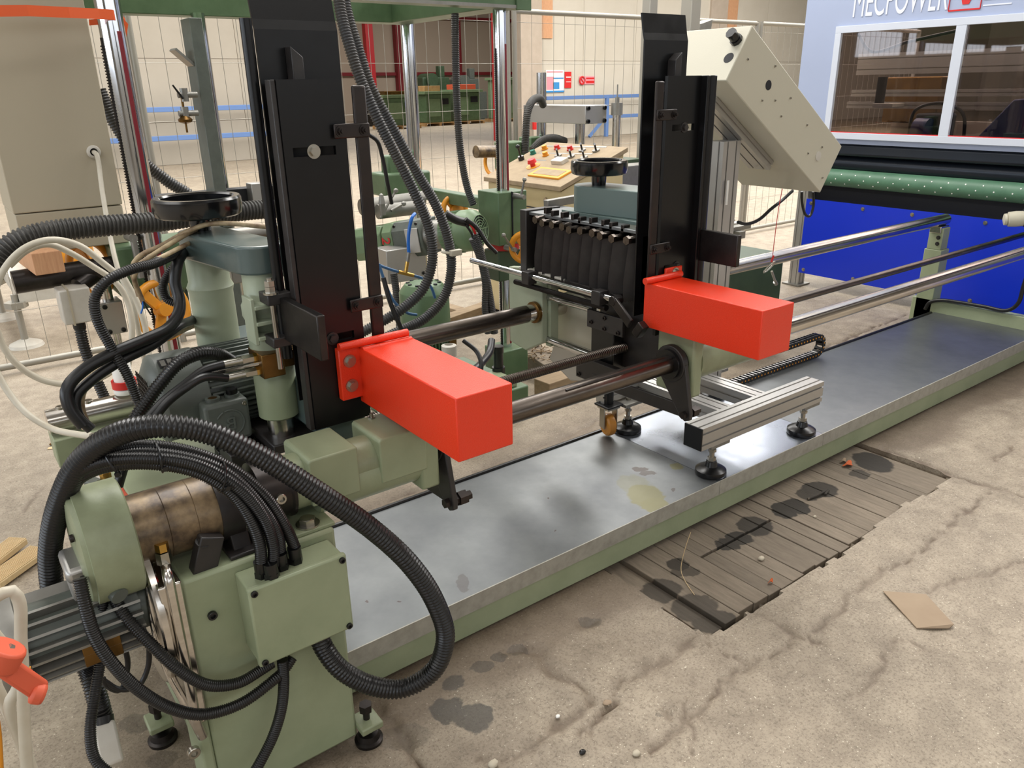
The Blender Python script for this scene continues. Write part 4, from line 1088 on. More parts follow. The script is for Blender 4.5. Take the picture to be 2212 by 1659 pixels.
for y in (1.90, 2.02, 2.14, 2.26, 2.38): inst('socket_screw', SOCK_B, (1.974, y, 1.118), h2, (-1, 0, 0), 0.008)
# adjusting rods below the magazine
MB().bar(pt(1125, 577, x=1.90), pt(1228, 606, x=1.90), 0.022, 0.010, (0, 0, 1)).build('dusty_ledge', 'white', h2, bevel=0.002)
MB().bar(pt(1225, 605, x=1.90), pt(1340, 640, x=1.90), 0.03, 0.012, (0, 0, 1)).build('ledge', 'black_satin', h2, bevel=0.002)
GX = 1.85
MB().cyl((GX, 2.74, 0.908), (GX, 1.86, 0.908), 0.0115, 18).build('guide_rod', 'chrome', h2)
for y in (2.345, 1.945): MB().box((GX - 0.022, y - 0.022, 0.878), (GX + 0.022, y + 0.022, 0.928)).build('rod_block', 'black_satin', h2, bevel=0.003)
MB().corr([(GX + 0.02, 2.46, 0.862), (GX + 0.02, 1.93, 0.862)], 0.011, 0.005, 12, 0.2).build('spring_rod', 'raw', h2)
MB().cyl((1.95, 2.46, 0.806), (1.95, 2.08, 0.810), 0.0145, 18).build('cross_rod', 'chrome', h2)
MB().cyl((1.95, 2.46, 0.628), (1.95, 2.08, 0.628), 0.0165, 18).build('cross_rod', 'chrome', h2)
b = MB(); b.prism([(2.345, 0.93), (2.565, 0.90), (2.565, 0.575), (2.455, 0.56), (2.345, 0.62)], 'x', 1.915, 1.945); b.build('end_frame', 'sage_pale', h2, bevel=0.005)
MB().box((1.945, 2.33, 0.60), (1.99, 2.36, 0.90)).build('end_frame_rib', 'sage_pale', h2, bevel=0.004)
MB().lathe([(0.038, 0), (0.044, 0.002), (0.044, 0.016), (0.038, 0.018)], (1.893, BK_Y, RZ), (1, 0, 0), 32).build('seal_ring', 'bronze', h2)
b = MB(); b.cyl((2.05, 2.30, 0.665), (2.075, 2.30, 0.665), 0.155, 40); b.build('round_guard', 'beige_lt', h2)
b = MB(); b.prism([(2.10, 0.60), (2.40, 0.60), (2.44, 0.50), (2.30, 0.44), (2.14, 0.48)], 'x', 2.03, 2.06); b.build('lower_guard', 'alu', h2, bevel=0.006)
b = MB(); b.box((1.892, 1.87, 0.762), (1.904, 2.055, 0.830)); b.build('cover_plate', 'black_satin', h2, bevel=0.002)
for y, z in ((2.03, 0.785), (1.96, 0.775), (1.89, 0.775), (1.96, 0.815)): inst('socket_screw', SOCK_B, (1.892, y, z), h2, (-1, 0, 0), 0.008)
b = MB(); b.box((1.91, 1.93, 0.60), (2.0, 2.05, 0.77)); b.build('slide_block', 'blackpl', h2, bevel=0.004)
b = MB(); b.box((1.872, 1.84, 0.56), (1.90, 2.09, 0.645)); b.build('lower_plate', 'black_satin', h2, bevel=0.003)
for y, z in ((2.07, 0.63), (2.07, 0.575), (1.90, 0.60), (1.87, 0.62)): inst('socket_screw', SOCK_B, (1.872, y, z), h2, (-1, 0, 0), 0.008)
a_, c_ = pt(1326, 650, x=1.80), pt(1362, 700, x=1.78)
b = MB(); b.bar(a_, c_, 0.034, 0.012, (1, 0, 0)); b.cyl(a_ + Vector((-0.01, 0, 0)), a_ + Vector((0.03, 0, 0)), 0.017, 20); b.build('link_arm', 'raw', h2, bevel=0.003)
MB().cyl((GX, 1.86, 0.908), a_ + Vector((0.01, 0, 0)), 0.009, 12).build('rod_end', 'zinc', h2)
MB().obox(pt(1383, 712, x=1.80), (0.03, 0.03, 0.05), Matrix.Rotation(0.6, 3, 'X')).build('nut_block', 'raw', h2, bevel=0.003)
# ================================================================== ALUMINIUM CONTROL STAND
def alu_section(w, h, nw, nh, g=0.008, d=0.007):
    """outline of a T-slot extrusion, nw / nh grooves on the w / h sides"""
    P = []

    def side(p0, p1, n, inward):
        p0, p1 = Vector(p0), Vector(p1); L = (p1 - p0).length; u = (p1 - p0) / L; P.append(p0)
        for k in range(n):
            c = L * (k + 0.5) / n
            P.extend([p0 + u * (c - g / 2), p0 + u * (c - g / 2) + inward * d, p0 + u * (c + g / 2) + inward * d, p0 + u * (c + g / 2)])
    side((-w / 2, -h / 2), (w / 2, -h / 2), nw, Vector((0, 1))); side((w / 2, -h / 2), (w / 2, h / 2), nh, Vector((-1, 0)))
    side((w / 2, h / 2), (-w / 2, h / 2), nw, Vector((0, -1))); side((-w / 2, h / 2), (-w / 2, -h / 2), nh, Vector((1, 0)))
    return [(p.x, p.y) for p in P]


def alu(p0, p1, w, h, nw, nh, parent, name, hint=(0, 0, 1), m='alu'):
    """extrusion from p0 to p1; h is measured along hint, w across"""
    p0, p1 = Vector(p0), Vector(p1); d, a, b = frame_of(p1 - p0, hint); S = alu_section(w, h, nw, nh); n = len(S)
    vs = [p + b * u + a * v for p in (p0, p1) for u, v in S]
    o = MB().add(vs, [tuple(range(n))[::-1], tuple(range(n, 2 * n))] + [(k, (k + 1) % n, n + (k + 1) % n, n + k) for k in range(n)]).build(name, m, parent, smooth=0)
    return o


st = thing('control_stand', 'aluminium profile stand with a tilted pale enclosure, standing on the tray', 'stand', (2.6, 1.95, 0.155))
alu((2.155, 1.735, 0.348), (2.945, 1.735, 0.348), 0.085, 0.092, 2, 2, st, 'front_beam')
MB().box((2.150, 1.692, 0.302), (2.157, 1.778, 0.394)).build('end_cap', 'blackpl', st, bevel=0.002)
alu((2.43, 1.778, 0.340), (2.43, 2.25, 0.340), 0.085, 0.06, 2, 1, st, 'cross_beam')
alu((2.66, 1.778, 0.340), (2.66, 2.25, 0.340), 0.085, 0.06, 2, 1, st, 'cross_beam')
alu((2.18, 2.275, 0.340), (3.02, 2.275, 0.340), 0.05, 0.06, 1, 1, st, 'rear_beam')
alu((2.745, 2.165, 0.31), (2.745, 2.165, 1.375), 0.09, 0.11, 2, 2, st, 'upright', hint=(1, 0, 0))
for k, (x, y) in enumerate(((2.275, 1.735), (2.885, 1.735), (2.315, 2.235), (2.93, 2.26))):
    f = MB().lathe([(0.060, 0.0), (0.062, 0.006), (0.060, 0.020), (0.048, 0.028), (0.026, 0.034), (0.020, 0.055), (0.010, 0.058)], (x, y, TZ + 0.001), seg=36).build('levelling_foot', 'blackpl', st)
    b = MB(); b.cyl((x, y, TZ + 0.05), (x, y, 0.312), 0.010, 16); b.cyl((x, y, TZ + 0.058), (x, y, TZ + 0.072), 0.017, 6); b.cyl((x, y, 0.25), (x, y, 0.262), 0.016, 6); b.build('foot_stem', 'zinc', f)
    MB().box((x - 0.055, y - 0.04, 0.286), (x + 0.055, y + 0.04, 0.302)).build('foot_plate', 'alu_dull', st, bevel=0.003)
MB().box((2.715, 2.105, 1.12), (2.725, 2.109, 1.22)).build('paper_label', 'print_white', st, smooth=0)
# castor
cx, cy, cz = 2.205, 2.245, 0.212
cs = MB().box((cx - 0.045, cy - 0.045, 0.302), (cx + 0.045, cy + 0.045, 0.312)).build('castor', 'blackpl', st, bevel=0.003)
ax = Vector((0.96, -0.28, 0)).normalized()
MB().lathe([(0.018, -0.02), (0.042, -0.02), (0.049, -0.014), (0.051, 0), (0.049, 0.014), (0.042, 0.02), (0.018, 0.02)], (cx, cy, cz), ax, 36).build('castor_wheel', 'castor', cs)
b = MB()
for s in (-1, 1): b.bar(Vector((cx, cy, 0.298)) + ax * 0.030 * s, Vector((cx, cy, cz - 0.012)) + ax * 0.030 * s, 0.046, 0.005, ax)
b.box((cx - 0.035, cy - 0.035, 0.290), (cx + 0.035, cy + 0.035, 0.302)); b.build('castor_fork', 'zinc', cs, bevel=0.002)
MB().cyl((cx, cy, 0.312), (cx, cy, 0.37), 0.020, 20).build('castor_stem', 'blackpl', st)
# tilted enclosure
EA, EB, EC, ED = (pt(*q, y=2.0) for q in ((1627, 59), (1821, 319), (1771, 417), (1569, 174)))
ue = ((EC - ED).normalized() + (EB - EA).normalized()).normalized(); ve = Vector((ue.z, 0, -ue.x))     # along the panel, and towards the top face
if ve.z < 0: ve = -ve
hE = ((EB - EC).dot(ve) + (EA - ED).dot(ve)) / 2; lE = ((EC - ED).dot(ue) + (EB - EA).dot(ue)) / 2
D0 = ED; YE = 2.425
prof = [D0, D0 + ue * lE, D0 + ue * lE + ve * hE, D0 + ve * hE]
en = MB().prism([(p.x, p.z) for p in prof], 'y', 2.0, YE).build('enclosure', 'beige_lt', st, bevel=0.004)


def on_side(px, py): return pt(px, py, y=2.0)


def on_end(px, py):
    v = pt(px, py, y=1.0) - Vector(CAM); t = (D0 - Vector(CAM)).dot(ue) / v.dot(ue); return Vector(CAM) + v * t


for px, py, r in ((1660, 184, 0.019),):
    q = on_side(px, py); MB().cyl(q + Vector((0, -.0008, 0)), q + Vector((0, .004, 0)), r, 24).build('knockout_hole', 'dark', en)
q = on_end(1574, 125); MB().cyl(q - ue * 0.0008, q + ue * 0.004, 0.021, 24).build('knockout_hole', 'dark', en)
q = on_end(1592, 88); b = MB(); b.cyl(q, q - ue * 0.014, 0.024, 8); b.cyl(q - ue * 0.013, q - ue * 0.042, 0.019, 20); b.cyl(q - ue * 0.041, q - ue * 0.05, 0.021, 8); b.build('cable_gland', 'blackpl', en)
for px, py in ((1674, 217), (1707, 212), (1687, 251), (1743, 270), (1775, 318), (1776, 384), (1615, 128), (1674, 143), (1646, 217), (1745, 331)):
    inst('screw', SOCK_Z, on_side(px, py), en, (0, -1, 0), 0.0045)
q = on_side(1767, 337); MB().cyl(q, q + Vector((0, -.003, 0)), 0.020, 28).build('blanking_cap', 'white', en)
for k, (y0, y1) in enumerate(((2.10, 2.22),)):
    c0 = D0 + ue * 0.10 - ve * 0.022; c1 = D0 + ue * (lE - 0.26) - ve * 0.022
    alu((c0.x, (y0 + y1) / 2, c0.z), (c1.x, (y0 + y1) / 2, c1.z), 0.11, 0.04, 2, 1, st, 'tilt_beam', hint=tuple(ve))
# second, smaller pale cover on the far side is the same enclosure's left end; its feed cable
cable('cable', 'black cable hanging in a curve from the enclosure underside to the upright', path((1712, 412, 2.18), (1690, 432, 2.18), (1665, 452, 2.17), (1640, 474, 2.16), (1612, 484, 2.15), (1594, 480, 2.15)), 0.0075, 'cable_b')
cable('cable', 'black cable loop hanging below the enclosure corner', path((1732, 414, 2.15), (1733, 440, 2.15), (1740, 464, 2.15), (1750, 466, 2.15), (1757, 445, 2.15), (1757, 414, 2.15)), 0.0065, 'cable_b')
ky = thing('key', 'steel key hanging from the enclosure on a red string', 'key', pt(1672, 600, y=2.05))
MB().tube(path((1690, 408, 2.05), (1682, 450, 2.05), (1674, 510, 2.05), (1669, 552, 2.05)), 0.0016, 6).build('string', 'print_red', ky)
MB().tube(path((1671, 552, 2.05), (1666, 566, 2.05)), 0.0045, 8, 0.004).build('knot', 'print_red', ky)
q = pt(1662, 577, y=2.05); d = Vector((0.9, -0.1, 0.45))
vs = [q + d * (0.034 * math.cos(t)) + Vector((0.2, -0.3, 0.75)).normalized() * (0.018 * math.sin(t)) for t in np.linspace(0, 2 * math.pi, 30)]
MB().tube(vs, 0.0034, 8, 0.006).build('bow', 'zinc', ky)
b = MB(); b.cyl(pt(1667, 586, y=2.05), pt(1676, 612, y=2.05), 0.0055, 10); b.cyl(pt(1674, 609, y=2.05), pt(1677, 614, y=2.05), 0.009, 10); b.build('blade', 'zinc', ky)

# ================================================================== CABLE CHAIN ON THE TRAY
ec = thing('cable_chain', 'black cable chain with yellow link pins, looping on the tray edge', 'cable chain', (3.4, 2.27, 0.16))
run = [(3.0 + 0.027 * k, 0.178) for k in range(31)]
cxe, cze, rr = run[-1][0], 0.178 + 0.052, 0.052
run += [(cxe + rr * math.sin(t), cze - rr * math.cos(t)) for t in np.linspace(0.5, math.pi, 6)]
run += [(cxe - 0.027 * k, 0.178 + 0.104) for k in range(1, 14)]
lk_b = MB()
lk_b.box((-0.0125, -0.022, -0.014), (0.0125, -0.019, 0.014)); lk_b.box((-0.0125, 0.019, -0.014), (0.0125, 0.022, 0.014)); lk_b.box((-0.006, -0.022, 0.010), (0.006, 0.022, 0.014)); lk_b.box((-0.006, -0.022, -0.014), (0.006, 0.022, -0.010))
LINK, _c = lk_b.mesh('chain_link', 'blackpl', 0)
bar_b, _c2 = MB().box((-0.0055, -0.019, 0.0139), (0.0055, 0.019, 0.0150)).mesh('link_bar', 'alu', 0)
pin_b, _c3 = MB().cyl((0, -0.0232, 0), (0, -0.0215, 0), 0.0045, 10).mesh('pin', 'yellow', 30)
for i, (x, z) in enumerate(run):
    x2, z2 = run[min(i + 1, len(run) - 1)]; x1, z1 = run[max(i - 1, 0)]
    ang = -math.atan2(z2 - z1, x2 - x1)
    o = inst('chain_link', LINK, (x, 2.272, z), ec, rot=(0, ang, 0))
    pn_ = bpy.data.objects.new('pin', pin_b); COL.objects.link(pn_); pn_.parent = o; pn_.location = (0.010, -0.0226, 0)
    if i < 31:
        br_ = bpy.data.objects.new('link_bar', bar_b); COL.objects.link(br_); br_.parent = o; br_.location = (0, 0, 0.0145)

# ================================================================== PALE BLUE MACHINE AT THE FAR END
mc = thing('panel_machine', 'pale blue machine with windowed hood, green roller and blue skirt', 'machine', (6.4, 2.4, 0))
MX = 5.75
b = MB(); b.box((MX, 0.6, 1.968), (MX + 0.03, 3.855, 2.75)); b.box((MX, 3.575, 1.215), (MX + 0.03, 3.855, 1.968)); b.box((MX, 0.6, 1.150), (MX + 0.03, 3.855, 1.216)); b.build('hood_panel', 'bluegrey', mc, smooth=0)
MB().box((MX + 0.03, 3.825, 0.9), (6.05, 3.855, 2.75)).build('hood_side', 'bluegrey', mc, smooth=0)
wf = MB().box((MX - 0.025, 0.6, 1.925), (MX, 3.575, 1.972)).build('window_frame', 'framewhite', mc, bevel=0.002)
MB().box((MX - 0.025, 3.528, 1.216), (MX, 3.575, 1.925)).build('frame_stile', 'framewhite', wf, bevel=0.002)
MB().box((MX - 0.025, 0.6, 1.186), (MX, 3.575, 1.232)).build('frame_rail', 'framewhite', wf, bevel=0.002)
MB().box((MX - 0.024, 2.638, 1.232), (MX, 2.705, 1.925)).build('mullion', 'framewhite', wf, bevel=0.002)
MB().box((MX - 0.020, 0.6, 1.232), (MX - 0.010, 3.53, 1.238)).build('red_gasket', 'print_red', wf, smooth=0)
for y0, y1 in ((2.705, 3.528), (0.62, 2.638)): MB().box((MX + 0.004, y0, 1.232), (MX + 0.010, y1, 1.925)).build('window_pane', 'glass', mc, smooth=0)
tx = text('hood_lettering', 'MECPOWER', 'letter', 0.21, (MX - 0.003, 3.475, 2.028), (0, -1, 0), (0, 0, 1), mc, 0.001, 0.0)
_w = max(v.co.x for v in tx.data.vertices) - min(v.co.x for v in tx.data.vertices); tx.scale = (0.672 / _w, 1.35, 1.0)
b = MB(); 
for a_, c_ in (((2.785, 2.018), (2.585, 2.018)), ((2.785, 2.018), (2.785, 2.25)), ((2.585, 2.018), (2.585, 2.25)), ((2.785, 2.25), (2.585, 2.25))):
    b.bar((MX - 0.003, a_[0], a_[1]), (MX - 0.003, c_[0], c_[1]), 0.004, 0.010, (1, 0, 0) if False else None)
b.build('logo_outline', 'print_red', mc, smooth=0)
b = MB(); b.prism([(2.70, 2.05), (2.66, 2.05), (2.64, 2.10), (2.60, 2.09), (2.62, 2.14), (2.67, 2.20), (2.73, 2.14)], 'x', MX - 0.004, MX - 0.001); b.build('logo_shape', 'print_red', mc, smooth=0)
b = MB()
for k in range(4): b.box((MX - 0.003, 2.40 - 0.03 * (k % 2), 2.03 + 0.035 * k), (MX - 0.001, 2.57, 2.038 + 0.035 * k))
tag(b.build('small_print', 'letter', mc, smooth=0), kind='stuff')
# interior behind the glass
MB().box((7.2, 0.6, 0.9), (7.25, 3.83, 1.26)).build('rear_wall', 'interior', mc, smooth=0)
MB().box((5.95, 0.6, 1.10), (7.2, 3.83, 1.14)).build('machine_deck', 'dark', mc, smooth=0)
alu((6.5, 0.6, 1.72), (6.5, 3.8, 1.72), 0.08, 0.16, 1, 2, mc, 'inner_beam', m='beige_lt'); alu((6.45, 0.6, 1.50), (6.45, 3.8, 1.50), 0.05, 0.05, 1, 1, mc, 'inner_beam', m='beige_lt'); alu((6.40, 0.6, 1.41), (6.40, 3.8, 1.41), 0.04, 0.05, 1, 1, mc, 'inner_beam', m='beige_lt')
alu((6.5, 2.95, 1.6), (6.5, 2.95, 2.2), 0.06, 0.06, 1, 1, mc, 'inner_post', m='beige_lt'); alu((6.2, 3.62, 1.14), (6.2, 3.62, 1.36), 0.08, 0.08, 1, 1, mc, 'inner_post', m='beige_lt'); alu((6.2, 3.35, 1.14), (6.2, 3.35, 1.40), 0.10, 0.10, 2, 2, mc, 'inner_post', m='beige_lt')
MB().box((6.12, 3.27, 1.40), (6.30, 3.43, 1.43)).build('post_cap', 'beige_lt', mc, bevel=0.004)
MB().cyl((6.2, 3.42, 1.40), (6.2, 3.42, 1.62), 0.035, 20).build('air_spring', 'dark', mc)
b = MB(); b.prism([(2.0, 1.16), (2.62, 1.16), (2.60, 1.22), (2.42, 1.46), (2.0, 1.50)], 'x', 6.1, 6.35); b.build('navy_hood', 'navy', mc, bevel=0.01)
MB().box((6.15, 2.90, 1.14), (6.4, 3.10, 1.36)).build('drive_housing', 'dark', mc, bevel=0.02)
MB().cyl((6.1, 3.05, 1.24), (6.1, 2.95, 1.24), 0.09, 24).build('drive_motor', 'navy', mc)
MB().box((6.08, 2.0, 1.50), (6.14, 2.30, 1.55)).build('nozzle_bar', 'beige_lt', mc, bevel=0.003)
MB().box((7.0, 3.35, 1.25), (7.15, 3.82, 1.62)).build('brown_box', 'bronze', mc, bevel=0.01)
MB().box((6.9, 2.1, 1.2), (7.1, 2.35, 2.0)).build('grey_cover', 'alu_dull', mc, bevel=0.02)
MB().tube([(6.3, 3.2, 1.16), (6.25, 3.15, 1.38), (6.25, 2.95, 1.43), (6.25, 2.80, 1.36), (6.3, 2.78, 1.16)], 0.012, 10).build('inner_hose', 'cable_b', mc)
MB().tube([(5.9, 3.5, 1.93), (5.95, 3.40, 1.80), (6.1, 3.2, 1.86), (6.2, 2.9, 1.92)], 0.012, 10).build('inner_hose', 'cable_b', mc)
# rollers and skirt below the window
MB().box((MX + 0.01, 0.6, 1.06), (MX + 0.12, 3.84, 1.150)).build('roller_shroud', 'darkroller', mc, bevel=0.02)
MB().cyl((MX + 0.10, 0.6, 1.00), (MX + 0.10, 3.80, 1.00), 0.058, 28).build('dark_roller', 'darkroller', mc)
rl = MB().cyl((MX + 0.06, 0.6, 0.890), (MX + 0.06, 3.78, 0.890), 0.066, 32).build('green_roller', 'roller', mc)
dot, _c = MB().cyl((0, 0, 0), (0, 0, 0.003), 0.006, 8).mesh('roller_stud', 'print_white', 30)
for row, ang in enumerate((2.6, 3.15, 3.7)):
    for k in range(27):
        y = 0.75 + 0.115 * k + 0.04 * row; n = Vector((math.cos(ang), 0, math.sin(ang)))
        inst('roller_stud', dot, Vector((MX + 0.06, y, 0.890)) + n * 0.066, rl, n, 0.8)
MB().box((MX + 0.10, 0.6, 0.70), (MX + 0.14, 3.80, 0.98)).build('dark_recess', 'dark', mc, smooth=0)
bp_ = MB().box((MX - 0.004, 0.6, 0.115), (MX + 0.004, 3.665, 0.716)).build('blue_skirt', 'blue', mc, smooth=0)
for y in (3.62, 3.18, 2.80, 2.30, 1.8):
    for z in (0.145, 0.685): inst('skirt_bolt', HEX_Z, (MX - 0.004, y, z), bp_, (-1, 0, 0), 0.010)
lg = alu((MX + 0.045, 3.705, 0.012), (MX + 0.045, 3.705, 1.15), 0.09, 0.09, 2, 2, mc, 'frame_leg', hint=(1, 0, 0))
MB().box((MX - 0.03, 3.63, 0), (MX + 0.13, 3.79, 0.012)).build('foot_plate', 'alu_dull', lg)
alu((MX + 0.9, 3.705, 0.012), (MX + 0.9, 3.705, 1.15), 0.09, 0.09, 2, 2, mc, 'frame_leg', hint=(1, 0, 0))
alu((MX + 0.045, 1.0, 0.012), (MX + 0.045, 1.0, 1.15), 0.09, 0.09, 2, 2, mc, 'frame_leg', hint=(1, 0, 0))
# small parts at the far end of the bed
enc = MB().lathe([(0.006, -0.07), (0.034, -0.062), (0.036, -0.05), (0.030, -0.045), (0.044, -0.04), (0.047, 0.0), (0.044, 0.05)], (5.30, 1.955, 0.80), (0.55, -0.83, 0.1), 32).build('end_motor', 'beige_lt', bed)
MB().torus((5.33, 1.91, 0.81), (0.55, -0.83, 0.1), 0.04, 0.02, 28, 10).build('end_motor_hose', 'cable_b', bed)
MB().box((5.20, 1.56, 0.50), (5.26, 1.66, 0.70)).build('end_bracket', 'alu', bed, bevel=0.003)
cable('cable', 'black cable draped over the end beam of the bed', [Vector((5.22, 2.355, 0.165)), Vector((5.22, 2.335, 0.215)), Vector((5.225, 2.27, 0.243)), Vector((5.228, 2.15, 0.252)), Vector((5.228, 2.0, 0.255)), Vector((5.228, 1.87, 0.258)), Vector((5.23, 1.82, 0.31)), Vector((5.23, 1.81, 0.42)), Vector((5.23, 1.80, 0.55))], 0.012, 'cable_b')
# profile rack behind the stand
rk = thing('profile_rack', 'low rack of grey and white profile strips beside the blue skirt', 'rack', (5.0, 4.6, 0.0))
for k in range(9):
    MB().box((4.2 + 0.02 * k, 4.15 + 0.085 * k, 0.42 + 0.012 * (k % 3)), (5.72, 4.22 + 0.085 * k, 0.455 + 0.012 * (k % 3))).build('strip', 'white' if k % 3 else 'alu_dull', rk, smooth=0, bevel=0.003)
for x in (4.5, 5.5): MB().box((x, 4.1, 0.36), (x + 0.08, 4.95, 0.42)).build('bearer', 'alu_dull', rk, smooth=0)
for x in (4.5, 5.5):
    for y in (4.15, 4.85): MB().box((x, y, 0), (x + 0.07, y + 0.07, 0.36)).build('leg', 'railblue', rk, smooth=0)
MB().box((4.3, 4.05, 0.56), (5.0, 4.18, 0.585)).build('strip', 'alu_dull', rk, smooth=0, bevel=0.002)
MB().box((4.3, 4.08, 0.52), (5.05, 4.20, 0.545)).build('strip', 'alu_dull', rk, smooth=0, bevel=0.002)
MB().box((5.3, 4.55, 0.46), (5.5, 4.75, 0.56)).build('strip_end_block', 'bronze', rk, bevel=0.004)
gb = thing('grey_crossbeam', 'grey box beam on legs behind the control stand', 'beam', (4.9, 4.4, 0))
MB().box((3.9, 4.35, 0.83), (5.45, 4.5, 1.02)).build('beam_body', 'alu_dull', gb, smooth=0, bevel=0.006)
MB().box((5.1, 4.30, 0.80), (5.5, 4.36, 1.06)).build('end_box', 'alu_dull', gb, bevel=0.004)
for x in (3.95, 5.35): MB().box((x, 4.38, 0), (x + 0.08, 4.46, 0.83)).build('leg', 'alu_dull', gb, smooth=0)
gbx = thing('green_bin', 'dark green steel bin below the rear rail by the stand', 'bin', (4.1, 2.95, 0))
MB().box((3.7, 2.80, 0.02), (4.22, 3.2, 0.60)).build('bin_body', 'green_dk', gbx, bevel=0.008)
MB().box((3.69, 2.79, 0.58), (4.23, 3.21, 0.61)).build('bin_rim', 'green_dk', gbx, bevel=0.004)
# tall square posts behind the enclosure
for k, (px, w) in enumerate(((1402, 0.045), (1490, 0.06))):
    q0 = pt(px, 60, y=4.9)
    pp = thing('square_post', ('slim galvanised post rising behind the far black chute', 'wide galvanised post rising behind the pale enclosure')[k], 'post', (q0.x, 4.9, 0))
    MB().box((q0.x - w, 4.9 - w, 0.01), (q0.x + w, 4.9 + w, 2.6)).build('tube', 'fence', pp, bevel=0.006)
    MB().box((q0.x - 0.12, 4.78, 0), (q0.x + 0.12, 5.02, 0.01)).build('base_plate', 'fence', pp)
    if k: 
        q1 = pt(1512, 60, y=4.9); b = MB(); b.prism([(q1.x - 0.05, q1.z - 0.14), (q1.x + 0.10, q1.z - 0.12), (q1.x + 0.14, q1.z + 0.07), (q1.x - 0.02, q1.z + 0.03)], 'y', 4.88, 5.0); b.build('hood_bracket', 'alu_dull', pp, bevel=0.004)
# ================================================================== GREEN PORTAL DRILLING MACHINE BEHIND
pm = thing('portal_machine', 'green portal drilling machine on chromed columns behind the saw heads', 'machine', (1.7, 3.9, 0))
MB().box((0.55, 3.36, 1.957), (2.66, 3.45, 2.20)).build('front_beam', 'green', pm, bevel=0.004)
MB().box((0.55, 3.352, 1.957), (2.60, 3.362, 1.972)).build('beam_edge', 'alu_dull', pm, smooth=0)
MB().box((0.55, 4.45, 1.962), (2.66, 4.58, 2.20)).build('rear_beam', 'green', pm, bevel=0.004)
MB().box((2.50, 3.45, 1.962), (2.66, 4.45, 2.20)).build('side_beam', 'green', pm, bevel=0.004)
MB().box((0.60, 3.45, 1.962), (0.74, 4.45, 2.20)).build('side_beam', 'green', pm, bevel=0.004)
b = MB(); b.box((2.58, 3.348, 1.95), (2.672, 3.36, 2.20)); b.build('corner_plate', 'green', pm, bevel=0.003)
MB().box((2.595, 3.344, 2.02), (2.655, 3.350, 2.05)).build('plate_slot', 'dark', pm, smooth=0)


def column(x, y, r, z0, z1, ruler):
    c = MB().cyl((x, y, z0), (x, y, z1), r, 40).build('column', 'chrome', pm)
    if ruler:
        a = 2.28; n = Vector((math.cos(-a + math.pi), -abs(math.sin(a)), 0)); n = Vector((0.30, -0.95, 0)).normalized(); t = Vector((-n.y, n.x, 0))
        MB().bar(Vector((x, y, z0 + 0.1)) + n * r, Vector((x, y, 1.80)) + n * r, r * 0.36, 0.005, n).build('scale_strip', 'ruler', c, bevel=0.001)
        n2 = Vector((-0.95, -0.2, 0)).normalized(); rk_ = MB(); zz = z0 + 0.05
        rk_.bar(Vector((x, y, z0)) + n2 * r, Vector((x, y, 1.78)) + n2 * r, 0.010, 0.006, n2)
        while zz < 1.76: rk_.bar(Vector((x, y, zz)) + n2 * (r + 0.004), Vector((x, y, zz + 0.005)) + n2 * (r + 0.004), 0.010, 0.006, n2); zz += 0.010
        tag(rk_.build('gear_rack', 'raw', c, smooth=0), kind='stuff')
    return c


column(0.690, 3.20, 0.042, 0.12, 2.30, True)
column(2.548, 3.45, 0.034, 0.12, 1.96, True)
column(2.640, 4.52, 0.042, 0.12, 1.97, False)
column(1.36, 4.40, 0.034, 0.12, 1.97, False)
for x, y in ((0.69, 3.2), (2.548, 3.45), (2.64, 4.52), (1.36, 4.40)): MB().box((x - 0.09, y - 0.09, 0.0), (x + 0.09, y + 0.09, 0.20)).build('column_base', 'green', pm, bevel=0.006)
MB().box((0.60, 3.12, 2.20), (0.78, 3.45, 2.30)).build('beam_bracket', 'green', pm, bevel=0.004)
# cast base plate on the floor with plug
MB().box((1.70, 2.95, 0.0), (2.32, 3.55, 0.16)).build('machine_base', 'green', pm, bevel=0.01)
MB().box((1.72, 2.97, 0.16), (2.26, 3.15, 0.20)).build('base_cover', 'sage', pm, bevel=0.005)
q = pt(1077, 800, z=0.20)
b = MB(); b.cyl((q.x, q.y, 0.18), (q.x, q.y, 0.22), 0.034, 24); b.cyl((q.x, q.y, 0.22), (q.x, q.y, 0.30), 0.026, 24); b.cyl((q.x, q.y, 0.30), (q.x, q.y, 0.335), 0.030, 12); b.build('power_plug', 'blackpl', pm)
q = pt(970, 755, y=2.9); b = MB(); b.lathe([(0.035, 0), (0.035, 0.05), (0.02, 0.055), (0.02, 0.02)], (q.x, q.y, q.z - 0.03), (0, 0, 1), 24); b.build('oil_cup', 'white', pm)
# clamp block on the right column, levers
cb = MB().box((2.45, 3.36, 0.80), (2.64, 3.55, 1.08)).build('clamp_block', 'green', pm, bevel=0.005)
MB().box((2.535, 3.352, 0.80), (2.541, 3.362, 1.08)).build('clamp_gap', 'dark', cb, smooth=0)
MB().cyl((2.548, 3.45, 0.765), (2.548, 3.45, 0.80), 0.085, 28).build('red_ring', 'redmat', cb)
MB().box((2.46, 3.38, 0.60), (2.62, 3.52, 0.765)).build('lower_collar', 'green_dk', cb, bevel=0.006)
for px, py, qx, qy in ((1125, 425, 1133, 388), (1107, 538, 1088, 508)):
    a_, c_ = pt(px, py, y=3.30), pt(qx, qy, y=3.28)
    b = MB(); b.cyl(a_ + Vector((0, 0.06, 0)), a_ + Vector((0, -0.03, 0)), 0.016, 16, 0.012); b.cyl(a_, c_, 0.007, 10, 0.005); b.lathe([(0.001, -0.012), (0.009, -0.008), (0.012, 0), (0.009, 0.008), (0.001, 0.012)], c_, (0, 0, 1), 14); b.build('clamp_lever', 'alu_dull', pm)
MB().cyl((2.60, 3.30, 0.90), (2.75, 3.30, 0.90), 0.02, 14).build('clamp_screw', 'alu_dull', pm)


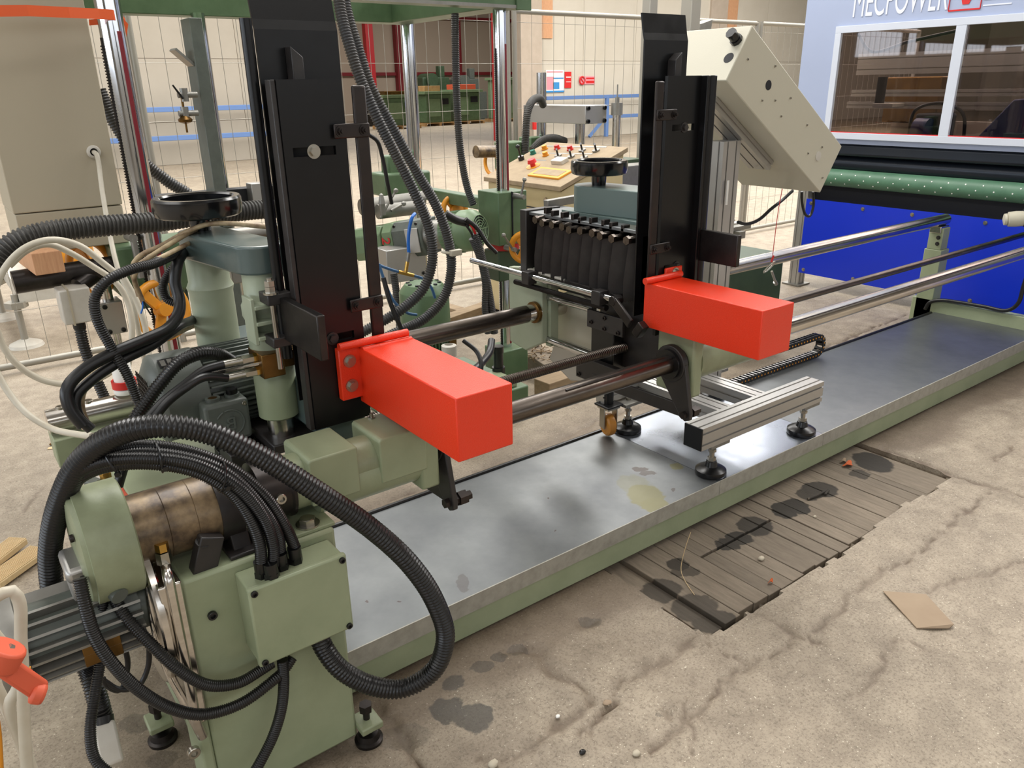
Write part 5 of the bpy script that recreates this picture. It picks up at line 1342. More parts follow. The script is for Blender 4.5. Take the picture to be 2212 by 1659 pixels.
def yellow_wheel(c, axis, R, name='handwheel'):
    c = Vector(c); ax = Vector(axis).normalized(); d, a, b_ = frame_of(ax)
    w = MB().torus(c, ax, R, 0.016, 40, 12).build(name, 'yellow', pm)
    MB().cyl(c - ax * 0.02, c + ax * 0.025, 0.026, 20).build('wheel_hub', 'yellow', w)
    for k in range(3):
        t = 2 * math.pi * k / 3 + 0.6; u = a * math.cos(t) + b_ * math.sin(t)
        MB().bar(c + u * 0.018, c + u * R, 0.040, 0.012, ax).build('spoke', 'yellow', w, bevel=0.003)
    return w


yellow_wheel(pt(350, 670, y=3.15), (0.35, -0.9, 0.2), 0.105)
yellow_wheel(pt(196, 578, y=3.45), (-0.8, -0.6, 0.1), 0.105)
yellow_wheel(pt(982, 452, y=4.1), (-0.1, -1, 0.25), 0.075)
yellow_wheel(pt(1135, 535, y=3.25), (-0.75, -0.65, 0.0), 0.075)
# left drilling unit: dark spindle tube with a wood block on it
MB().cyl((0.225, 3.30, 0.966), (0.60, 3.30, 0.976), 0.042, 28).build('spindle_tube', 'raw', pm)
b = MB(); b.box((0.56, 3.22, 0.86), (0.86, 3.42, 1.06)); b.box((0.60, 3.26, 0.80), (0.80, 3.40, 0.87)); b.build('unit_body', 'green', pm, bevel=0.012)
MB().box((0.70, 3.30, 0.72), (0.82, 3.42, 0.86)).build('unit_bracket', 'green_dk', pm, bevel=0.006)
a_ = pt(283, 512, y=3.20)
b = MB(); b.cyl(a_ + Vector((-0.005, 0.03, 0)), a_ + Vector((0.0, -0.04, 0)), 0.016, 16); b.cyl(a_ + Vector((0, -0.03, 0)), pt(305, 600, y=3.17), 0.012, 12); b.build('unit_lever', 'alu_dull', pm)
bx = MB().box((0.343, 3.16, 0.812), (0.445, 3.26, 0.940)).build('switch_box', 'white', pm, bevel=0.005)
MB().box((0.370, 3.155, 0.808), (0.376, 3.265, 0.944)).build('lid_seam', 'beige', bx, smooth=0)
q = pt(170, 697, y=3.2); b = MB(); b.cyl((q.x, q.y, 0.812), (q.x, q.y, 0.785), 0.022, 18); b.build('gland', 'blackpl', bx)
MB().cyl((0.42, 3.25, 0.93), (0.50, 3.30, 0.96), 0.03, 14).build('switch_arm', 'raw', pm)
ab = MB().box((0.482, 3.28, 0.716), (0.565, 3.38, 0.845)).build('bracket_block', 'alu', pm, bevel=0.004)
for x, z in ((0.50, 0.73), (0.50, 0.83), (0.55, 0.73)): inst('socket_screw', SOCK_K, (x, 3.28, z), ab, (0, -1, 0), 0.009)
MB().cyl((0.525, 3.33, 0.12), (0.525, 3.33, 0.95), 0.020, 20).build('guide_rod', 'steel', pm)
MB().box((0.45, 3.2, 0.0), (0.60, 3.46, 0.12)).build('rod_base', 'green', pm, bevel=0.006)
# second drilling unit with the red 2, lying across the view
UF = pt(1037, 495, y=3.34); uu = Vector((-0.386, 0.905, -0.17)).normalized(); uw = Vector((-0.92, -0.392, 0)).normalized(); uz = uu.cross(uw)
if uz.z < 0: uz = -uz
UM = Matrix((uu, uw, uz)).transposed()


def UL(a, w, z): return UF + uu * a + uw * w + uz * z


MB().lathe([(0.03, 0.0), (0.075, 0.0), (0.102, 0.028), (0.108, 0.045), (0.108, 0.10), (0.103, 0.105), (0.103, 0.20)], UF, uu, 40).build('unit_motor', 'green_lt', pm)
b = MB()
for k in range(34):
    t = 2 * math.pi * k / 34; d_ = uw * math.cos(t) + uz * math.sin(t)
    b.bar(UF + uu * 0.107 + d_ * 0.106, UF + uu * 0.195 + d_ * 0.106, 0.003, 0.010, d_)
tag(b.build('motor_fins', 'green_lt', pm, smooth=0), kind='stuff')
b = MB()
for rr_ in (0.018, 0.032, 0.046, 0.060, 0.073): b.torus(UF - uu * 0.003, uu, rr_, 0.0025, 30, 6)
for k in range(8):
    t = math.pi * k / 4; b.cyl(UF - uu * 0.003, UF - uu * 0.003 + (uw * math.cos(t) + uz * math.sin(t)) * 0.075, 0.002, 5)
b.build('fan_grille', 'green_lt', pm); MB().cyl(UF - uu * 0.0005, UF + uu * 0.002, 0.074, 30).build('fan_hole', 'dark', pm)
MB().cyl(UF + uu * 0.19, UF + uu * 0.34, 0.078, 28).build('spindle_body', 'alu_dull', pm)


def unit_slab(name, a0, a1, w0, w1, m, zs=1.0):
    prof = [(-0.075, -0.10 * zs), (0.055, -0.10 * zs), (0.09, -0.05 * zs), (0.09, 0.05 * zs), (0.055, 0.095 * zs), (-0.075, 0.095 * zs)]
    vs = [UL(a_, w, z) for a_ in (a0, a1) for w, z in prof]; n = len(prof)
    return MB().add(vs, [tuple(range(n))[::-1], tuple(range(n, 2 * n))] + [(k, (k + 1) % n, n + (k + 1) % n, n + k) for k in range(n)]).build(name, m, pm, bevel=0.006)


unit_slab('grey_cover', 0.32, 0.515, 0, 0, 'motor'); unit_slab('unit_body', 0.517, 0.585, 0, 0, 'green_lt'); unit_slab('unit_body', 0.60, 0.82, 0, 0, 'green_lt', 0.92)
MB().obox(UL(0.375, 0.095, -0.01), (0.085, 0.008, 0.13), UM).build('tool_plate', 'alu', pm, bevel=0.003)
for a_, z in ((0.50, 0.075), (0.50, -0.085), (0.35, 0.075), (0.42, -0.085)): inst('socket_screw', SOCK_B, UL(a_, 0.07, z), pm, uw, 0.008)
text('unit_number', '2', 'print_red', 0.082, UL(0.582, 0.0915, 0.028), (0.0, 0.0, -1), tuple(-uu), pm, 0.0008, 0.001)
b = MB(); b.cyl(UL(0.64, 0.06, -0.09), UL(0.47, 0.10, -0.16), 0.006, 10); b.lathe([(0.001, -0.014), (0.012, -0.008), (0.014, 0), (0.012, 0.008), (0.001, 0.014)], UL(0.47, 0.10, -0.16), (0, 0, 1), 14); b.build('ball_lever', 'blackpl', pm)
MB().cyl((2.13, 3.72, 0.20), (2.13, 3.72, 0.86), 0.030, 22).build('guide_rod', 'steel', pm)
b2 = MB().box((1.93, 3.66, 0.62), (2.17, 3.80, 0.80)).build('bracket_block', 'alu', pm, bevel=0.004)
for z in (0.65, 0.78): inst('socket_screw', SOCK_K, (2.15, 3.66, z), b2, (0, -1, 0), 0.010)
# shafts, knobs and cast bodies on top of the units
b = MB(); b.box((2.30, 4.30, 0.98), (2.62, 4.50, 1.12)); b.box((2.35, 4.35, 1.10), (2.48, 4.45, 1.22)); b.build('rear_unit', 'green', pm, bevel=0.015)
MB().box((2.62, 3.55, 0.93), (2.70, 4.50, 1.00)).build('cross_slide', 'green', pm, bevel=0.006)
MB().cyl((2.0, 4.05, 0.98), (2.4, 4.05, 0.99), 0.045, 22).build('dusty_drum', 'alu_dull', pm)
MB().cyl((2.05, 3.95, 0.96), (2.30, 3.95, 0.96), 0.04, 22).build('dusty_drum', 'alu_dull', pm)
for px, py, qx, qy in ((822, 470, 855, 412), (845, 455, 872, 440)):
    a_, c_ = pt(px, py, y=3.9), pt(qx, qy, y=3.9); b = MB(); b.cyl(a_, c_, 0.008, 10, 0.006); b.lathe([(0.001, -0.014), (0.012, -0.008), (0.014, 0), (0.012, 0.008), (0.001, 0.014)], c_, (0, 0, 1), 14); b.build('clamp_lever', 'alu_dull', pm)
q = pt(825, 440, y=3.9); b = MB(); b.lathe([(0.016, -0.06), (0.018, 0.0), (0.02, 0.0), (0.010, 0.05), (0.004, 0.055)], q, (0, 0, 1), 18); b.build('clamp_knob', 'alu_dull', pm)
# upright flat bar with clamps
ubar = MB().box((1.225, 4.10, 0.15), (1.285, 4.24, 1.925)).build('upright_bar', 'motor', pm, bevel=0.003)
MB().bar((1.225, 4.17, 1.72), (1.15, 4.17, 1.79), 0.10, 0.012, (0, 0, 1)).build('bar_hook', 'alu_dull', pm)
for px, py in ((398, 205), (400, 245)):
    q = pt(px, py, y=4.1); b = MB(); b.cyl(q + Vector((-0.03, 0, 0)), q + Vector((0.06, 0, 0)), 0.014, 14); b.cyl(q + Vector((0, 0, -0.03)), q + Vector((0, 0, 0.03)), 0.018, 14); b.build('bar_clamp', 'alu_dull', pm)
b = MB(); q = pt(400, 258, y=4.1); b.lathe([(0.012, 0.02), (0.034, 0.0), (0.030, -0.012), (0.008, -0.02)], q, (0, 0, 1), 20); b.cyl(q + Vector((0, 0, .01)), q + Vector((0, 0, .11)), 0.006, 10); b.cyl(q - Vector((0, 0, .015)), q - Vector((0, 0, .06)), 0.005, 10); b.build('suction_cup', 'bronze', pm)
b = MB(); b.cyl(pt(395, 213, y=4.08), pt(373, 184, y=4.06), 0.006, 10, 0.004); b.build('toggle', 'blackpl', pm)
MB().box((1.24, 4.08, 0.95), (1.30, 4.10, 1.10)).build('bar_plate', 'motor', pm, bevel=0.003)
MB().box((0.95, 4.20, 1.02), (2.0, 4.30, 1.12)).build('dark_crossbar', 'dark', pm, smooth=0)
MB().box((1.42, 4.12, 1.05), (1.50, 4.2, 1.15)).build('end_block', 'alu', pm, bevel=0.004)
MB().cyl((1.05, 3.6, 0.985), (1.45, 3.6, 0.985), 0.035, 22).build('drill_housing', 'alu_dull', pm)
MB().box((1.00, 3.5, 0.90), (1.32, 3.62, 0.96)).build('drill_slide', 'bronze', pm, bevel=0.004)
MB().box((1.05, 3.45, 0.80), (1.50, 3.75, 0.90)).build('drill_bed', 'alu_dull', pm, bevel=0.005)
# vertical green motor in front
vm = thing('vertical_motor', 'green ribbed vertical motor standing behind the rear shaft', 'motor', (1.87, 3.2, 0.12))
MB().lathe([(0.04, 0.86), (0.09, 0.85), (0.118, 0.815), (0.120, 0.81), (0.122, 0.66), (0.118, 0.655)], (1.875, 3.2, -0.13), seg=36).build('fan_cowl', 'green', vm)
MB().cyl((1.875, 3.2, 0.20), (1.875, 3.2, 0.53), 0.10, 32).build('motor_body', 'green_dk', vm)
b = MB()
for k in range(40):
    t = 2 * math.pi * k / 40; u = Vector((math.cos(t), math.sin(t), 0)); c = Vector((1.875, 3.2, 0)) + u * 0.107
    b.bar(c + Vector((0, 0, 0.22)), c + Vector((0, 0, 0.525)), 0.004, 0.022, u)
tag(b.build('cooling_ribs', 'green', vm, smooth=0), kind='stuff')
b = MB()
for k in range(10):
    t = 2 * math.pi * k / 10; b.cyl((1.875 + 0.075 * math.cos(t), 3.2 + 0.075 * math.sin(t), 0.722), (1.875 + 0.075 * math.cos(t), 3.2 + 0.075 * math.sin(t), 0.727), 0.010, 8)
b.build('cowl_holes', 'dark', vm); MB().box((1.93, 3.075, 0.42), (1.97, 3.085, 0.50)).build('name_plate', 'bronze', vm)
# wood block lying on the spindle tube
tag(MB().obox((0.325, 3.33, 1.045), (0.095, 0.34, 0.078), Matrix.Rotation(0.06, 3, 'Z')).build('wood_block', 'wood', None, smooth=0, bevel=0.003), 'square sawn wood block lying on the dark spindle tube', 'wood block')

# ================================================================== BEIGE CABINET, TAPE
cb2 = thing('electric_cabinet', 'tall beige electric cabinet with a cable gland, hung on the green frame', 'cabinet', (0.457, 3.45, 1.05))
MB().box((0.277, 3.30, 1.205), (0.637, 3.62, 2.45)).build('cabinet_body', 'beige', cb2, bevel=0.004)
MB().box((0.279, 3.302, 1.06), (0.635, 3.62, 1.202)).build('cabinet_plinth', 'beige', cb2, bevel=0.004)
MB().box((0.45, 3.40, 2.25), (0.80, 3.52, 2.40)).build('hanging_arm', 'green', cb2, smooth=0)
q = pt(201, 328, y=3.30); g = MB().lathe([(0.012, -0.006), (0.022, 0.0), (0.024, 0.012), (0.020, 0.020), (0.014, 0.022), (0.012, 0.004)], q, (0, -1, 0), 28).build('cable_gland', 'white', cb2)
MB().cyl(q + Vector((0, -0.005, 0)), q + Vector((0, -0.006, 0)), 0.013, 20).build('gland_hole', 'dark', g)
cable('cable', 'white cable dropping from the cabinet gland to the floor',
      [q + Vector((0, -0.01, 0)), q + Vector((0.002, -0.05, -0.01))] + path((222, 420, 3.15), (240, 520, 3.05), (258, 590, 2.95), (285, 650, 2.9), (300, 720, 2.9), (312, 780, 2.9), (320, 850, 2.9)), 0.0085, 'cable_w')
tp = [pt(-30, 24, y=3.02), pt(60, 23, y=3.04), pt(150, 27, y=3.08), pt(215, 30, y=3.13), pt(245, 32, y=3.15), pt(262, 40, y=3.20), pt(272, 50, y=3.24)]
b = MB()
for a_, c_ in zip(tp, tp[1:]):
    vs = [a_ + Vector((0, 0, .016)), a_ - Vector((0, 0, .016)), c_ - Vector((0, 0, .016)), c_ + Vector((0, 0, .016))]; vs += [v + Vector((0, .0012, 0)) for v in vs]
    b.add(vs, [(0, 1, 2, 3), (7, 6, 5, 4), (0, 3, 7, 4), (1, 5, 6, 2)])
tpo = thing('barrier_tape', 'orange barrier tape tied round the chromed column', 'tape', tp[4])
b.build('tape_strip', 'tape', tpo, smooth=60)
e0, e1, e2 = pt(262, 35, y=3.19), pt(277, 52, y=3.2), pt(273, 85, y=3.2); b = MB()
vs = [e0, e1, e2, pt(263, 50, y=3.19)]; vs += [v + Vector((0, .0012, 0)) for v in vs]; b.add(vs, [(0, 1, 2, 3), (7, 6, 5, 4), (0, 4, 5, 1), (1, 5, 6, 2), (2, 6, 7, 3), (3, 7, 4, 0)]); b.build('tape_tail', 'tape', tpo, smooth=0)
b = MB(); vs = [pt(192, 42, y=3.24), pt(216, 40, y=3.24), pt(217, 53, y=3.24), pt(193, 55, y=3.24)]; vs += [v + Vector((0, .0012, 0)) for v in vs]; b.add(vs, [(0, 1, 2, 3), (7, 6, 5, 4), (0, 4, 5, 1), (1, 5, 6, 2), (2, 6, 7, 3), (3, 7, 4, 0)]); b.build('tape_back', 'tape', tpo, smooth=0)

# ================================================================== DUCTS AND HOSES OF THE PORTAL MACHINE
hose('suction_duct', 'wide grey corrugated duct sagging across behind the near handwheel', 'duct', path((-60, 650, 2.75), (-25, 585, 2.75), (25, 528, 2.76), (90, 504, 2.77), (200, 490, 2.78), (330, 480, 2.80), (450, 464, 2.82), (560, 453, 2.84), (640, 448, 2.86)), 0.034, 'hose_grey', 0.0125, depth=0.17, seg=18)
hose('suction_duct', 'dark corrugated duct slanting behind the left chromed column', 'duct', path((215, 195, 3.75), (250, 270, 3.72), (305, 345, 3.70), (360, 390, 3.68), (420, 430, 3.66), (450, 470, 3.64)), 0.027, 'hose_dark', 0.011, depth=0.16)
hose('conduit_hose', 'ribbed conduit falling from the green frame, left of the pair', 'hose', path((728, -60, 2.95), (735, 20, 2.92), (755, 100, 2.88), (778, 170, 2.85), (812, 250, 2.82), (855, 335, 2.80), (895, 415, 2.78), (926, 490, 2.77), (934, 560, 2.77), (915, 622, 2.77), (868, 668, 2.78), (815, 700, 2.80), (770, 725, 2.82)), 0.0225, 'hose_dark', 0.0105, depth=0.17)
hose('conduit_hose', 'ribbed conduit falling from the green frame, right of the pair with cream clip', 'hose', path((738, -60, 3.05), (748, 20, 3.02), (775, 110, 2.98), (800, 185, 2.95), (850, 280, 2.92), (905, 380, 2.90), (940, 440, 2.89), (966, 510, 2.88), (975, 575, 2.88), (960, 640, 2.88), (915, 690, 2.88), (862, 715, 2.89), (800, 745, 2.90)), 0.0225, 'hose_dark', 0.0105, depth=0.17)
hose('conduit_hose', 'ribbed conduit hanging from the green frame by the right column', 'hose', path((983, 30, 3.60), (984, 120, 3.58), (987, 220, 3.56), (994, 320, 3.54), (1008, 400, 3.52), (1022, 442, 3.51)), 0.0205, 'hose_dark', 0.0105, depth=0.16)
for k in range(2):
    hose('conduit_hose', ('ribbed conduit carrying the red wire down beside the right column', 'ribbed conduit running tight behind the red wire conduit')[k], 'hose', path((1026 - 6 * k, 505 + 10 * k, 3.20), (1040 - 4 * k, 555, 3.20), (1052 - 4 * k, 610, 3.20), (1062 - 14 * k, 670, 3.20), (1068 - 14 * k, 720, 3.20)), 0.0215 - 0.003 * k, 'hose_dark', 0.0095, depth=0.16)
hose('conduit_hose', 'black conduit leading down from the white switch box', 'hose', path((171, 700, 3.2), (182, 750, 3.19), (200, 800, 3.18), (222, 850, 3.17), (240, 890, 3.16)), 0.0205, 'rubber', 0.0095, depth=0.16)
hose('conduit_hose', 'ribbed conduit dropping behind the green vertical motor', 'hose', path((850, 590, 3.55), (856, 630, 3.55), (862, 690, 3.55), (866, 740, 3.55)), 0.02, 'hose_dark', 0.0095)
cg = thing('wire_splice', 'black taped wire splice with a red wire beside the fan grille', 'cable joint', pt(985, 480, y=3.25))
MB().tube(path((962, 462, 3.25), (985, 475, 3.23), (1012, 482, 3.22)), 0.021, 14).build('tape_wrap', 'rubber', cg)
MB().tube(path((1008, 478, 3.21), (1020, 490, 3.20), (1028, 508, 3.20)), 0.0065, 8).build('red_wire', 'print_red', cg)
MB().tube(path((1006, 486, 3.20), (1016, 500, 3.20), (1022, 512, 3.20)), 0.006, 8).build('black_wire', 'cable_b', cg)
hose('conduit_hose', 'thin black conduit curving from the splice past the fan grille', 'hose', path((1006, 473, 3.20), (1030, 492, 3.19), (1052, 525, 3.18), (1072, 546, 3.18)), 0.011, 'rubber', 0.006)
cl = thing('hose_clip', 'cream plastic clip gripping the ribbed conduit', 'clip', pt(970, 543, y=2.86))
b = MB(); c = pt(968, 545, y=2.88); b.torus(c, (0.15, 0, 1), 0.026, 0.006, 24, 8); b.build('band', 'cable_w', cl)
MB().box((c.x - 0.01, c.y - 0.045, c.z - 0.012), (c.x + 0.045, c.y - 0.022, c.z + 0.014)).build('buckle', 'cable_w', cl, bevel=0.003)
# blue air lines with a tee
at_ = thing('air_tee', 'brass tee fitting joining the blue air tubes', 'fitting', pt(876, 590, y=2.95))
c = pt(876, 590, y=2.95)
b = MB(); b.cyl(pt(860, 587, y=2.95), pt(893, 595, y=2.95), 0.0085, 14); b.cyl(c, pt(880, 565, y=2.95), 0.0085, 14); b.build('tee_body', 'brass', at_)
MB().cyl(pt(880, 566, y=2.95), pt(883, 545, y=2.95), 0.0085, 12).build('push_collar', 'alu_dull', at_)
cable('air_tube', 'bright blue air tube rising from the tee to the unit', path((883, 546, 2.95), (882, 520, 2.95), (884, 495, 2.95), (890, 470, 2.95), (896, 462, 2.98)), 0.0075, 'tubeblue', cat='air tube')
cable('air_tube', 'steel blue air tube arching right from the tee', path((893, 595, 2.95), (915, 603, 2.95), (932, 622, 2.95), (940, 645, 2.95)), 0.0065, 'tubeblue2', cat='air tube')
cable('air_tube', 'steel blue air tube running left from the tee behind the dark bar', path((860, 587, 2.95), (838, 580, 2.95), (815, 570, 2.96), (790, 548, 2.98)), 0.0065, 'tubeblue2', cat='air tube')
cable('air_tube', 'steel blue air tube curving below the ribbed conduits', path((818, 570, 2.93), (830, 605, 2.92), (850, 650, 2.90), (880, 676, 2.90), (900, 680, 2.90)), 0.0065, 'tubeblue2', cat='air tube')
cable('cable', 'black cable curving down between bar and conduits', path((795, 290, 2.9), (815, 305, 2.9), (826, 340, 2.9), (838, 400, 2.9), (846, 440, 2.92)), 0.008, 'cable_b')
cable('cable', 'black cable looping to the floor past the dark bar', path((828, 600, 2.8), (842, 650, 2.78), (862, 700, 2.76), (880, 740, 2.75)), 0.010, 'cable_b')
cable('cable', 'black cable arching over the machine base by the plug', path((1000, 735, 2.8), (1030, 760, 2.75), (1040, 790, 2.7), (1035, 815, 2.68)), 0.010, 'cable_b')
cable('cable', 'thick black cable bending out of the base cover', path((1062, 735, 2.9), (1058, 760, 2.85), (1040, 785, 2.8), (1018, 805, 2.75)), 0.018, 'cable_b')

# ================================================================== OPERATOR CONSOLE
CX = 3.27
co = thing('control_console', 'cream sloping control console with dusty push-button top', 'console', (3.55, 4.2, 0))
F0, F1 = pt(1047, 383, x=CX), pt(1213, 402, x=CX); ya, yb = F1.y, F0.y; zf = (F0.z + F1.z) / 2
slope = pt(1357, 318, y=ya); SL = Vector((slope.x - CX, 0, slope.z - zf)); Ln = SL.length; us = SL / Ln; ns = Vector((-us.z, 0, us.x))
body = MB(); body.prism([(CX + 0.015, 0.05), (CX + 0.015, zf - 0.035), (slope.x - 0.02, slope.z - 0.035), (slope.x - 0.02, 0.05)], 'y', ya + 0.02, yb - 0.02); body.build('console_body', 'cream', co, bevel=0.004)
topo = MB().prism([(CX - 0.01, zf - 0.03), (slope.x, slope.z - 0.03), (slope.x, slope.z), (CX - 0.01, zf)], 'y', ya, yb).build('console_top', 'dusty', co, bevel=0.003)
for z in (zf - 0.16, zf - 0.34): MB().box((CX + 0.010, ya + 0.03, z - 0.003), (CX + 0.016, yb - 0.03, z + 0.003)).build('door_seam', 'dark', co, smooth=0)
for z in (zf - 0.10, zf - 0.26): MB().cyl((CX + 0.016, ya + 0.17, z), (CX + 0.004, ya + 0.17, z), 0.017, 16).build('lock', 'zinc', co)
MB().box((CX + 0.02, ya + 0.05, 0), (slope.x - 0.05, yb - 0.05, 0.05)).build('console_foot', 'dark', co, smooth=0)


def on_top(px, py):
    P0 = Vector((CX, ya, zf)); v = pt(px, py, y=1.0) - Vector(CAM); t = (P0 - Vector(CAM)).dot(ns) / v.dot(ns); return Vector(CAM) + v * t


for px, py, m in ((1177, 323, 'yellow'), (1204, 322, 'redmat'), (1232, 324, 'redmat'), (1152, 333, 'teal'), (1179, 337, 'yellow')):
    q = on_top(px, py); b = MB(); b.cyl(q, q + ns * 0.010, 0.024, 18); b.cyl(q + ns * 0.008, q + ns * 0.030, 0.019, 18); b.build('push_button', m, topo)
for px, py in ((1206, 338), (1234, 340), (1262, 342), (1258, 326), (1288, 327)):
    q = on_top(px, py); MB().cyl(q, q + ns * 0.012, 0.026, 18).build('selector_base', 'alu_dull', topo)
    MB().obox(q + ns * 0.032, (0.05, 0.012, 0.04), Matrix((us, Vector((0, 1, 0)), ns)).transposed() @ Matrix.Rotation(0.9, 3, 'Z')).build('selector_knob', 'ink', topo)
q = on_top(1152, 360); b = MB(); b.cyl(q, q + ns * 0.006, 0.050, 24); b.build('emergency_ring', 'yellow', topo); b = MB(); b.cyl(q, q + ns * 0.03, 0.018, 18); b.cyl(q + ns * 0.03, q + ns * 0.055, 0.033, 20, 0.026); b.build('emergency_button', 'redmat', topo)
q = on_top(1127, 346); b = MB(); b.cyl(q, q + ns * 0.03, 0.022, 16); b.cyl(q + ns * 0.03, q + ns * 0.09, 0.007, 10); b.lathe([(0.001, -0.016), (0.014, -0.01), (0.017, 0), (0.014, 0.01), (0.001, 0.016)], q + ns * 0.10, (0, 0, 1), 14); b.build('joystick', 'blackpl', topo)
q = on_top(1210, 352); MB().obox(q + ns * 0.015, (0.07, 0.11, 0.03), Matrix((us, Vector((0, 1, 0)), ns)).transposed()).build('clear_cover', 'white', topo, bevel=0.004)
q = on_top(1188, 377); fr = MB().obox(q + ns * 0.008, (0.13, 0.32, 0.016), Matrix((us, Vector((0, 1, 0)), ns)).transposed()).build('display_frame', 'screen_o', topo, bevel=0.004)
MB().obox(q + ns * 0.0165, (0.08, 0.26, 0.002), Matrix((us, Vector((0, 1, 0)), ns)).transposed()).build('display_window', 'dusty', fr, smooth=0)
for py, px0, px1 in ((316, 1180, 1310), (331, 1165, 1280), (345, 1140, 1180)):
    a_, c_ = on_top(px0, py), on_top(px1, py + 2); MB().bar(a_ + ns * 0.001, c_ + ns * 0.001, 0.018, 0.002, ns).build('label_strip', 'alu_dull', topo, smooth=0)

# ================================================================== PNEUMATIC LIFT UNIT BEYOND THE CONSOLE
pu = thing('lift_unit', 'aluminium lift head on chromed rods above a green base, beyond the console', 'machine unit', (4.15, 4.9, 0))
hd = MB().box((4.20, 4.62, 1.322), (4.42, 5.38, 1.456)).build('lift_head', 'alu', pu, bevel=0.004)
for x in (4.225, 4.395):
    for z in (1.342, 1.436): inst('socket_screw', SOCK_K, (x, 4.62, z), hd, (0, -1, 0), 0.016)
for y in (4.80, 5.28): MB().cyl((4.31, y, 0.9), (4.31, y, 1.70 if y > 5 else 1.33), 0.040, 26).build('lift_rod', 'chrome', pu)
MB().cyl((4.47, 4.56, 0.98), (4.47, 4.56, 1.40), 0.032, 24).build('air_cylinder', 'steel', pu)
b = MB(); b.cyl((4.47, 4.56, 1.38), (4.47, 4.56, 1.47), 0.045, 20); b.cyl((4.47, 4.56, 1.47), (4.47, 4.56, 1.51), 0.018, 12); b.cyl((4.47, 4.56, 1.51), (4.47, 4.56, 1.60), 0.005, 8); b.build('cylinder_cap', 'alu_dull', pu)
MB().box((4.12, 4.66, 0.0), (4.60, 5.38, 0.98)).build('unit_base', 'green', pu, bevel=0.01)
MB().box((4.40, 4.48, 0.90), (4.54, 4.68, 1.0)).build('cylinder_foot', 'green_dk', pu, bevel=0.006)
q = pt(1150, 312, y=5.2); MB().box((q.x - 0.08, 5.12, 0.0), (q.x + 0.10, 5.28, q.z + 0.06)).build('guide_post', 'green', pu, bevel=0.008)
q0, q1 = pt(1028, 328, y=4.95), pt(1105, 326, y=4.95); MB().cyl(q0, q1, 0.045, 22).build('spindle_nose', 'rust', pu); MB().box((q1.x - 0.10, 4.86, q1.z - 0.14), (q1.x + 0.10, 5.04, q1.z + 0.07)).build('spindle_housing', 'green', pu, bevel=0.01)
MB().box((q1.x - 0.06, 4.90, 0.0), (q1.x + 0.06, 5.0, q1.z - 0.14)).build('housing_leg', 'green_dk', pu, bevel=0.006)
yw = MB().torus(pt(1062, 352, y=5.0), (1, 0, 0), 0.085, 0.014, 36, 10).build('yellow_ring', 'yellow', pu)
hose('suction_duct', 'grey ribbed duct bending over the aluminium lift head', 'duct', path((1134, 330, 4.85), (1136, 280, 4.83), (1140, 240, 4.83), (1150, 218, 4.88), (1165, 212, 4.95), (1173, 226, 5.05)), 0.030, 'hose_grey', 0.012, depth=0.14)
hose('suction_duct', 'grey ribbed duct arching low behind the console top', 'duct', path((1150, 325, 4.95), (1170, 305, 4.95), (1195, 299, 4.95), (1220, 306, 4.95)), 0.034, 'hose_grey', 0.012, depth=0.14)
MB().box((4.60, 4.7, 0.94), (4.95, 5.3, 1.02)).build('side_tray', 'green_dk', pu, smooth=0)
# white steel base frame on feet beyond the mesh fence
wb = thing('base_frame', 'pale steel base frame on screw feet beyond the mesh fence', 'frame', (0.8, 6.5, 0))
MB().box((0.42, 6.02, 0.30), (1.6, 6.14, 0.42)).build('front_bar', 'white', wb, smooth=0); MB().box((0.42, 6.14, 0.30), (0.54, 7.6, 0.42)).build('side_bar', 'white', wb, smooth=0)
for x, y in ((0.40, 6.05), (0.36, 6.95)):
    b = MB(); b.cyl((x, y, 0.02), (x, y, 0.36), 0.022, 14); b.cyl((x, y, 0.27), (x, y, 0.31), 0.07, 6); b.build('screw', 'fence', wb)
    MB().lathe([(0.11, 0), (0.10, 0.02), (0.03, 0.05)], (x, y, 0), seg=24).build('foot', 'white', wb)
MB().box((0.62, 6.5, 0.42), (1.0, 6.9, 0.75)).build('yellow_housing', 'yellow', wb, bevel=0.02)
# crates and machines at the far hall
def far_machine(x, y, w, d, h, label, m='green', table=True):
    t = thing('workshop_machine', label, 'machine', (x + w / 2, y + d / 2, 0.14), 'green machines stored in the far hall')
    MB().box((x + 0.1, y + 0.1, 0.14), (x + w - 0.1, y + d - 0.1, h - 0.12)).build('body', m, t, bevel=0.03)
    MB().box((x, y, h - 0.12), (x + w, y + d, h)).build('table', 'green_lt' if table else m, t, bevel=0.01)
    MB().box((x + 0.25, y + 0.07, 0.4), (x + w * 0.55, y + 0.1, h - 0.3)).build('door', 'green_lt', t, bevel=0.01)
    MB().box((x + w * 0.62, y + 0.08, h - 0.55), (x + w * 0.85, y + 0.1, h - 0.3)).build('vent', 'dark', t, smooth=0)
    p_ = thing('pallet', 'wooden pallet under the ' + label.split(' with')[0].split(' at')[0], 'pallet', (x + w / 2, y + d / 2, 0), 'pallets in the far hall')
    for k in range(5): MB().box((x - 0.05, y + (d - 0.12) * k / 4, 0.11), (x + w + 0.05, y + (d - 0.12) * k / 4 + 0.12, 0.138)).build('board', 'wood_crate', p_, smooth=0)
    for k in range(3): MB().box((x - 0.05 + (w) * k / 2, y, 0.0), (x + 0.05 + w * k / 2, y + d, 0.11)).build('bearer', 'wood_crate', p_, smooth=0)
    return t


